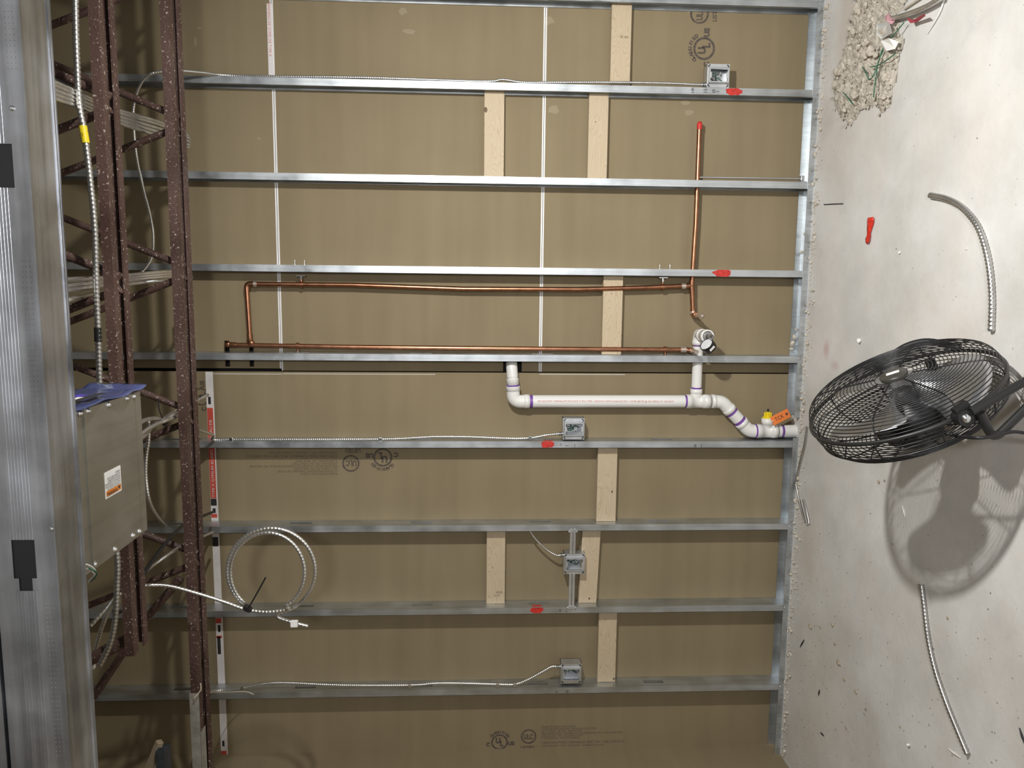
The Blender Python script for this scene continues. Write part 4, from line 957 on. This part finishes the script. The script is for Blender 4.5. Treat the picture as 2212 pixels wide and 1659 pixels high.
def prof(pr, s):
    L = [0]
    for a, b in zip(pr, pr[1:]): L.append(L[-1] + math.hypot((b[0]-a[0])*FR, b[1]-a[1]))
    d = s*L[-1]
    for i in range(len(pr)-1):
        if d <= L[i+1] + 1e-9:
            t = (d-L[i])/(L[i+1]-L[i]); return (pr[i][0]+(pr[i+1][0]-pr[i][0])*t)*FR, pr[i][1]+(pr[i+1][1]-pr[i][1])*t
    return pr[-1][0]*FR, pr[-1][1]
for nm, pr, nr, nrib, off in (('front_guard', front, 25, 8, 0), ('rear_guard', rear, 23, 10, 12)):
    mb = MB()
    for k in range(1, nr+1):
        r, h = prof(pr, k/nr); mb.tube(circ(r, h, 56), .00155, 5, False)
    sub(mb, nm, M['blackm'], fan)['kind'] = 'stuff'
    for k in range(nrib):
        mb = MB(); mb.tube([fp(*( (lambda q: (q[0], off+360*k/nrib, q[1]-.002*(1 if nm[0]=='f' else -1)))(prof(pr, s/14)) )) for s in range(15)], .0024, 6); sub(mb, 'guard_rib', M['blackm'], fan)
mb = MB(); mb.tube(circ(FR, -.002), .0062, 8, False); sub(mb, 'rim_band', M['tubeb'], fan)
mb = MB(); mb.tube(circ(FR*.955, -.062), .0030, 6, False); sub(mb, 'rear_ring', M['blackm'], fan)
mb = MB(); mb._lathe(fp(0, 0, .060), FN, [(0, .038), (.010, .040), (.014, .037), (.015, 0.001)], 28, True, True); hub = sub(mb, 'badge', M.setdefault('badge', mat('badge_plastic', (.045, .042, .035), .35)), fan)
bx = (fp(.03, 300, 0)-fp(0,0,0)).normalized()
mb = MB(); mb.obox(fp(0,0,.0757), [bx, FN.cross(bx), FN], (.018, .0075, .0006)); sub(mb, 'badge_label', M['white'], hub)
for a0 in (300, 60, 180):
    mb = MB(); nr_, na_ = 12, 10; vs = []
    for i in range(nr_+1):
        r = .035 + (.238-.035)*i/nr_; s = i/nr_
        w0 = 20 + 38*math.sin(min(1, s*1.25)*PI*.5)**1.2; w1 = 14 + 24*s
        if s > .82: sh = (s-.82)/.18; w0 -= 16*sh**2; w1 -= 12*sh**2
        for j in range(na_+1):
            v = j/na_; an = a0 - w1 + (w0+w1)*v
            vs.append(fp(r, an, -.012 - (v-.5)*(.085-.035*s) + .012*math.sin(v*PI)))
    mb.add(vs, [(i*(na_+1)+j, (i+1)*(na_+1)+j, (i+1)*(na_+1)+j+1, i*(na_+1)+j+1) for i in range(nr_) for j in range(na_)], True)
    o = sub(mb, 'blade', M['alu'], fan); sm = o.modifiers.new('thickness', 'SOLIDIFY'); sm.thickness = .0015
mb = MB(); mb._lathe(fp(0,0,-.155), FN, [(0, .001), (0, .055), (.012, .068), (.095, .072), (.115, .060), (.125, .035), (.150, .032), (.152, .001)], 28, True, False); sub(mb, 'motor', M['black'], fan)
mb = MB(); mb._lathe(fp(0,0,-.03), FN, [(0, .034), (.045, .034), (.052, .018), (.053, .001)], 24, True, True); sub(mb, 'blade_hub', M['tubeb'], fan)
mb = MB(); mb.obox(fp(.005, 90, -.10), [e2, e1, FN], (.095, .050, .012)); sub(mb, 'motor_bracket', M['black'], fan)
mb = MB(); mb.tube(smooth_path([fp(FR*1.0, 193, .008), fp(FR*1.0, 205, .026), fp(FR*1.02, 217, .042), fp(FR*1.02, 229, .042), fp(FR*1.0, 240, .026), fp(FR, 250, .006)], .01), .011, 10); sub(mb, 'carry_handle', M['black'], fan)
mb = MB(); mb.obox(fp(FR*.97, 228, -.045), [e1, e2, FN], (.012, .012, .03)); sub(mb, 'clamp_block', M['black'], fan)
# pivot, yoke tubes, foot
pv = at(2085, 903, -1.645)
mb = MB(); mb.obox(pv + V((.008, .012, -.006)), [V((.8,0,.6)), V((0,1,0)), V((-.6,0,.8))], (.030, .010, .020)); mb.tube([pv + V((0,.03,0)), pv + V((0,-.004,0))], .021, 16); sub(mb, 'pivot_bracket', M['black'], fan)
mb = MB(); mb.lathe(pv + V((0,-.004,0)), (0,-1,0), [(0, .0125), (.004, .012), (.008, .008), (.009, .004)], 14); sub(mb, 'pivot_bolt', M['zinc'], fan)
ta, tb = at(2098, 890, -1.65), at(2212, 826, -1.65); dr = (tb-ta).normalized()
foot = ta + dr*((.012-ta.z)/dr.z)
mb = MB(); mb.tube(fillet([ta, foot + V((0,0,.004)), foot + V((.02, -.25, .001)), V((foot.x+.02, -2.0, .0125))], .04), .0115, 12); sub(mb, 'leg_tube', M['tubeb'], fan)
ea, eb_ = at(2117, 893, -1.65), at(2146, 951, -1.65); ec = at(2212, 886, -1.65); dr2 = (ec-eb_).normalized(); f2 = eb_ + dr2*((.012-eb_.z)/dr2.z)
mb = MB(); mb.tube(fillet([ea, eb_, f2, f2 + V((0, -.25, .0005)), V((f2.x, -2.0, .0125))], .03), .0115, 12); sub(mb, 'leg_tube', M['tubeb'], fan)
mb = MB(); mb.tube([V((foot.x+.06, -2.0, .012)), V((f2.x-.25, -2.0, .012))], .0115, 12); sub(mb, 'base_tube', M['tubeb'], fan)
mb = MB(); mb.tube(smooth_path([fp(.06, 60, -.14), at(2028, 936, -1.55), at(2070, 943, -1.60), at(2110, 946, -1.67), at(2145, 943, -1.68), at(2180, 934, -1.68), at(2212, 935, -1.68), at(2300, 955, -1.70)], .012), .0045, 8); sub(mb, 'power_cord', M['black'], fan)
for pts in ([(1797, 955), (1796, 974), (1822, 991), (1826, 989), (1828, 965)],):
    mb = MB(); mb.tube(fillet([at(x, y, -1.40) for x, y in pts], .006), .0022, 6); sub(mb, 'wire_loop', M['blackm'], fan)
mb = MB(); mb.tube([at(1890, 962, -1.45), at(1880, 995, -1.45)], .0022, 6); sub(mb, 'wire_prong', M['blackm'], fan)

# ------------------------------------------------------------------ things lying on the floor
def floor_conduit(l, r, label, m='armour_d', pitch=.0125, z=None):
    t = thing('conduit_offcut', label, 'conduit', fl(*l[len(l)//2]), 'metal conduit offcuts on the floor')
    mb = MB(); armour(mb, [fl(x, y, z or r) for x, y in l], r, pitch); sub(mb, 'sheath', M[m], t); return t
floor_conduit([(2010, 422), (2040, 428), (2070, 442), (2095, 465), (2115, 495), (2130, 540), (2139, 590), (2143, 650), (2141, 716)], .0098, 'curved conduit offcut lying above the fan toward the red scrap')
floor_conduit([(1990, 1262), (1995, 1300), (2005, 1380), (2021, 1450), (2045, 1520), (2070, 1582), (2090, 1630)], .0088, 'gently curved conduit offcut lying below the fan')
floor_conduit([(1743, 922), (1738, 960), (1727, 1005), (1719, 1045)], .0060, 'thin conduit piece leaning by the floor track next to the fan cage')
t = thing('conduit_offcut', 'bent bundle of smooth thin tubes by the floor track', 'conduit', fl(1732, 1090), 'metal conduit offcuts on the floor')
for k, pts in enumerate(([(1719, 1045), (1727, 1085), (1739, 1128)], [(1731, 1080), (1736, 1102), (1744, 1134)], [(1736, 1079), (1743, 1105), (1748, 1132)])):
    mb = MB(); mb.tube(smooth_path([fl(x, y, .006) for x, y in pts]), .0046, 8); sub(mb, 'tube', M['armour_d'], t)
floor_conduit([(1918, 41), (1945, 35), (1975, 25), (2005, 12), (2034, -6)], .0085, 'conduit offcut crossing the rubble at the picture corner', 'armour', .008, .03)
# red tape scrap
q = fl(1880, 497); mb = MB(); nu, nv = 5, 10; vs = []
for j in range(nv+1):
    for i in range(nu+1):
        u, v = i/nu-.5, j/nv; wd = .052*(1-.62*v) + .008*math.sin(v*9)
        p0 = fl(1884 - 6*v, 470 + 56*v); side = V((0,-1,0))
        vs.append(p0 + side*u*wd + V((0, 0, .004 + .016*(1-v)*(.5-abs(u)) + .010*abs(noise.noise(V((u*5, v*6, 2)))))))
mb.add(vs, [(j*(nu+1)+i, j*(nu+1)+i+1, (j+1)*(nu+1)+i+1, (j+1)*(nu+1)+i) for j in range(nv) for i in range(nu)], True)
o = solo(mb, 'tape_scrap', mat('red_tape', (.62, .035, .02), .28, 0, .3, 60), 'crumpled scrap of glossy red tape on the bare floor', 'tape'); sm = o.modifiers.new('thickness', 'SOLIDIFY'); sm.thickness = .001
mb = MB(); mb.tube([fl(1780, 442, .002), fl(1800, 440.5, .003), fl(1821, 440, .002)], .0022, 6)
solo(mb, 'wire_scrap', M['black'], 'short straight black wire scrap near the floor track', 'wire')

# rubble patch
POLY = [fl(x, y) for x, y in ((1862, -30), (1985, -30), (1940, 30), (1952, 80), (1948, 130), (1934, 172), (1928, 200), (1922, 235), (1906, 246), (1893, 226), (1868, 240), (1848, 256), (1832, 280), (1818, 262), (1803, 225), (1800, 165), (1820, 118), (1836, 60), (1846, 20))]
def inside(x, y):
    q = noise.noise_vector(V((x*26, y*26, 3)))*.022 + noise.noise_vector(V((x*80, y*80, 9)))*.008; x += q.x; y += q.y
    c = False; n = len(POLY)
    for i in range(n):
        a, b = POLY[i], POLY[i-1]
        if (a.y > y) != (b.y > y) and x < (b.x-a.x)*(y-a.y)/(b.y-a.y) + a.x: c = not c
    return c
def edged(x, y):
    d = 9
    for i in range(len(POLY)):
        a, b = POLY[i], POLY[i-1]; ab = V((b.x-a.x, b.y-a.y, 0)); ap = V((x-a.x, y-a.y, 0)); t = max(0, min(1, ap.dot(ab)/ab.length_squared)); d = min(d, (ap-ab*t).length)
    return d
x0, x1 = min(p.x for p in POLY), max(p.x for p in POLY); y0, y1 = min(p.y for p in POLY), max(p.y for p in POLY)
st = .009; nx, ny = int((x1-x0)/st)+1, int((y1-y0)/st)+1; idx = {}; vs = []; fs = []
for i in range(nx+1):
    for j in range(ny+1):
        x, y = x0+i*st, y0+j*st
        if inside(x, y):
            f = min(1, edged(x, y)/.035); n1 = noise.fractal(V((x*22, y*22, 1)), 1.0, 2.0, 5)
            idx[i, j] = len(vs); vs.append((x, y, .0008 + f*max(0, .011 + .016*n1 + .006*noise.noise(V((x*90, y*90, 5))))))
for (i, j), k in idx.items():
    q = [(i, j), (i+1, j), (i+1, j+1), (i, j+1)]
    if all(c in idx for c in q): fs.append(tuple(idx[c] for c in q))
mb = MB(); mb.add(vs, fs, False)
solo(mb, 'rubble_patch', M['rubble'], 'patch of broken tan concrete dust and grit in the floor', 'rubble', None, 'stuff')
mb = MB(); R = random.Random(5); k = 0
while k < 420:
    x, y = R.uniform(x0, x1), R.uniform(y0, y1)
    if not inside(x, y): continue
    v_, f_ = bm_chunk((x, y, .003+R.uniform(0, .012)), R.uniform(.003, .0085), k, .8); mb.add(v_, f_); k += 1
solo(mb, 'gravel', M['rubble'], 'loose small gravel strewn over the rubble patch', 'gravel', None, 'stuff')
k = 0
while k < 26:
    x, y = R.uniform(x0, x1), R.uniform(y0, y1)
    if not inside(x, y) or edged(x, y) < .02: continue
    mb = MB(); v_, f_ = bm_chunk((x, y, .008), R.uniform(.013, .028), 900+k, .7); mb.add(v_, f_)
    solo(mb, 'concrete_chunk', M['chip'], 'tan concrete chunk lying in the rubble patch', 'concrete chunk', 'chunks in the rubble patch'); k += 1
# scraps in the rubble
t = thing('wire_tangle', 'tangle of green wires sticking out of the rubble', 'wires', fl(1895, 120, .03))
for pts in ([(1953, 48), (1935, 70), (1915, 92), (1905, 110), (1896, 140), (1886, 165), (1876, 172)], [(1908, 108), (1897, 135), (1893, 165), (1889, 190), (1887, 210)], [(1935, 115), (1915, 130), (1895, 142), (1880, 145)], [(1876, 172), (1872, 160), (1863, 145)], [(1822, 200), (1832, 212), (1842, 225)]):
    mb = MB(); mb.tube(smooth_path([fl(x, y, .030+.006*(i % 2)) for i, (x, y) in enumerate(pts)], .01), .0022, 6); sub(mb, 'wire', M['green'], t)
for i, (pts, m, nm, lab) in enumerate(((((1894, 50), (1920, 48), (1925, 72), (1905, 85), (1893, 75)), 'plastic', 'plastic_scrap', 'clear plastic scrap on the rubble beside the conduit'),
        (((1902, 88), (1918, 82), (1940, 90), (1932, 106), (1915, 110), (1905, 102)), 'chipw', 'plaster_scrap', 'white plaster scrap lying on the green wires'),
        (((1958, 38), (1975, 42), (1995, 30), (1998, 34), (1980, 48), (1966, 50)), 'maroon', 'paper_scrap', 'curled maroon paper scrap beside the conduit'),
        (((1910, 36), (1918, 30), (1922, 42), (1932, 44), (1925, 52), (1915, 46)), 'pink', 'paper_scrap', 'small pink paper scrap at the conduit end'))):
    mb = MB(); z0 = .026; n = len(pts); top = [fl(x, y, z0 + .012*((j*7 + i) % 3)) for j, (x, y) in enumerate(pts)]; bot = [p - V((0,0,.003)) for p in top]
    mb.add(top+bot, [tuple(range(n-1,-1,-1)), tuple(range(n, 2*n))] + [(j, (j+1) % n, n+(j+1) % n, n+j) for j in range(n)])
    solo(mb, nm, M[m], lab, 'scrap')
for a, b, lab in (((1952, 20), (2012, -20), 'long pale stick at the picture corner'),):
    mb = MB(); mb.tube([fl(*a, .012), fl(*b, .012)], .004, 6); solo(mb, 'stick', M['chip'], lab, 'stick')
mb = MB(); mb.tube(smooth_path([fl(2003, 72, .004), fl(2018, 48, .006), fl(2032, 22, .006), fl(2042, -10, .006)]), .0035, 6); solo(mb, 'white_cable', M['whitew'], 'thin white cable end lying right of the conduit at the picture corner', 'cable')

# crumbs along the track and chips scattered on the slab
mb = MB(); R = random.Random(21)
for k in range(760):
    py = R.uniform(-20, 1640); d = abs(R.gauss(0, 7)); q = fl(1779 - .0578*py + 3 + d, py)
    if q.y > -.004: continue
    v_, f_ = bm_chunk((q.x, q.y, 0), R.choice((1, 1, 1, 1.9))*R.uniform(.0016, .0058), k, .8); mb.add(v_, f_)
solo(mb, 'mortar_crumbs', M['mud'], 'line of mortar crumbs along the floor track', 'crumbs', None, 'stuff')
mb = MB()
for k in range(330):
    if R.random() < .62: px, py = 1720 + abs(R.gauss(0, 70)), R.uniform(1150, 1659)
    else: px, py = R.uniform(1745, 2212), 1659 - abs(R.gauss(0, 420))
    q = fl(px, py)
    if q.y > -.01: continue
    v_, f_ = bm_chunk((q.x, q.y, 0), R.uniform(.0010, .0036), 3000+k, .6); mb.add(v_, f_)
solo(mb, 'grit', M['chipd'], 'dark grit scattered thinly over the slab', 'grit', None, 'stuff')
for i, (px, py, s, m) in enumerate(((1753, 1353, .014, 'chipb'), (1773, 1355, .009, 'chipb'), (1800, 1350, .010, 'chipb'), (1805, 1390, .010, 'chipb'), (1812, 1432, .014, 'chipb'), (1825, 1468, .010, 'chipb'), (1850, 1495, .010, 'chipb'), (1871, 1532, .008, 'chipd'), (1868, 1542, .006, 'chipd'), (1829, 1572, .010, 'chipb'), (1900, 1040, .010, 'chipb'), (1912, 1038, .007, 'chipd'), (1930, 1175, .007, 'chipb'), (1945, 1570, .006, 'chipb'), (2048, 1335, .006, 'chipb'))):
    v_, f_ = bm_chunk(fl(px, py), s, 70+i, .5); mb = MB(); mb.add(v_, f_)
    solo(mb, 'stone_chip', M[m], 'small stone chip on the dusty slab near the corner' if py > 1300 else {1040: 'brown stone chip at the edge of the fan shadow', 1038: 'dark stone chip touching the edge of the fan shadow', 1175: 'brown stone chip inside the shadow of the fan'}[py], 'stone chip', 'stone chips near the corner' if py > 1300 else 'stone chips beside the fan shadow')
for i, (px, py, s, lab) in enumerate(((1945, 546, .007, 'white plaster crumb on the bare floor beside the red scrap'), (1860, 736, .010, 'larger white plaster crumb on the floor above the fan'), (1966, 1609, .008, 'white plaster crumb beside the lower conduit offcut'), (2089, 538, .004, 'tiny white crumb inside the curve of the upper conduit offcut'))):
    v_, f_ = bm_chunk(fl(px, py), s, 170+i, .8); mb = MB(); mb.add(v_, f_); solo(mb, 'plaster_crumb', M['chipw'], lab, 'plaster crumb', 'white crumbs on the slab')
for i, (a, b, m, lab) in enumerate((((1949, 1092), (1955, 1117), 'chipw', 'pale wood splinter lying in the shadow of the fan'), ((2048, 1617), (2074, 1637), 'chipw', 'pale wood splinter near the end of the lower conduit offcut'), ((1770, 1490), (1768, 1503), 'black', 'dark screw lying near the corner chips'), ((1772, 1582), (1780, 1590), 'black', 'dark screw nearest the corner'), ((1737, 1382), (1728, 1398), 'black', 'dark nail by the floor track'), ((2202, 1572), (2214, 1610), 'black', 'dark nail at the picture edge'))):
    p, q = fl(*a, .003), fl(*b, .003); mb = MB(); mb.tube([p, p.lerp(q, .5), q], .003, 6, True, [.0015, .0036, .001]); solo(mb, 'splinter' if m == 'chipw' else 'nail', M[m], lab, 'splinter' if m == 'chipw' else 'nail')
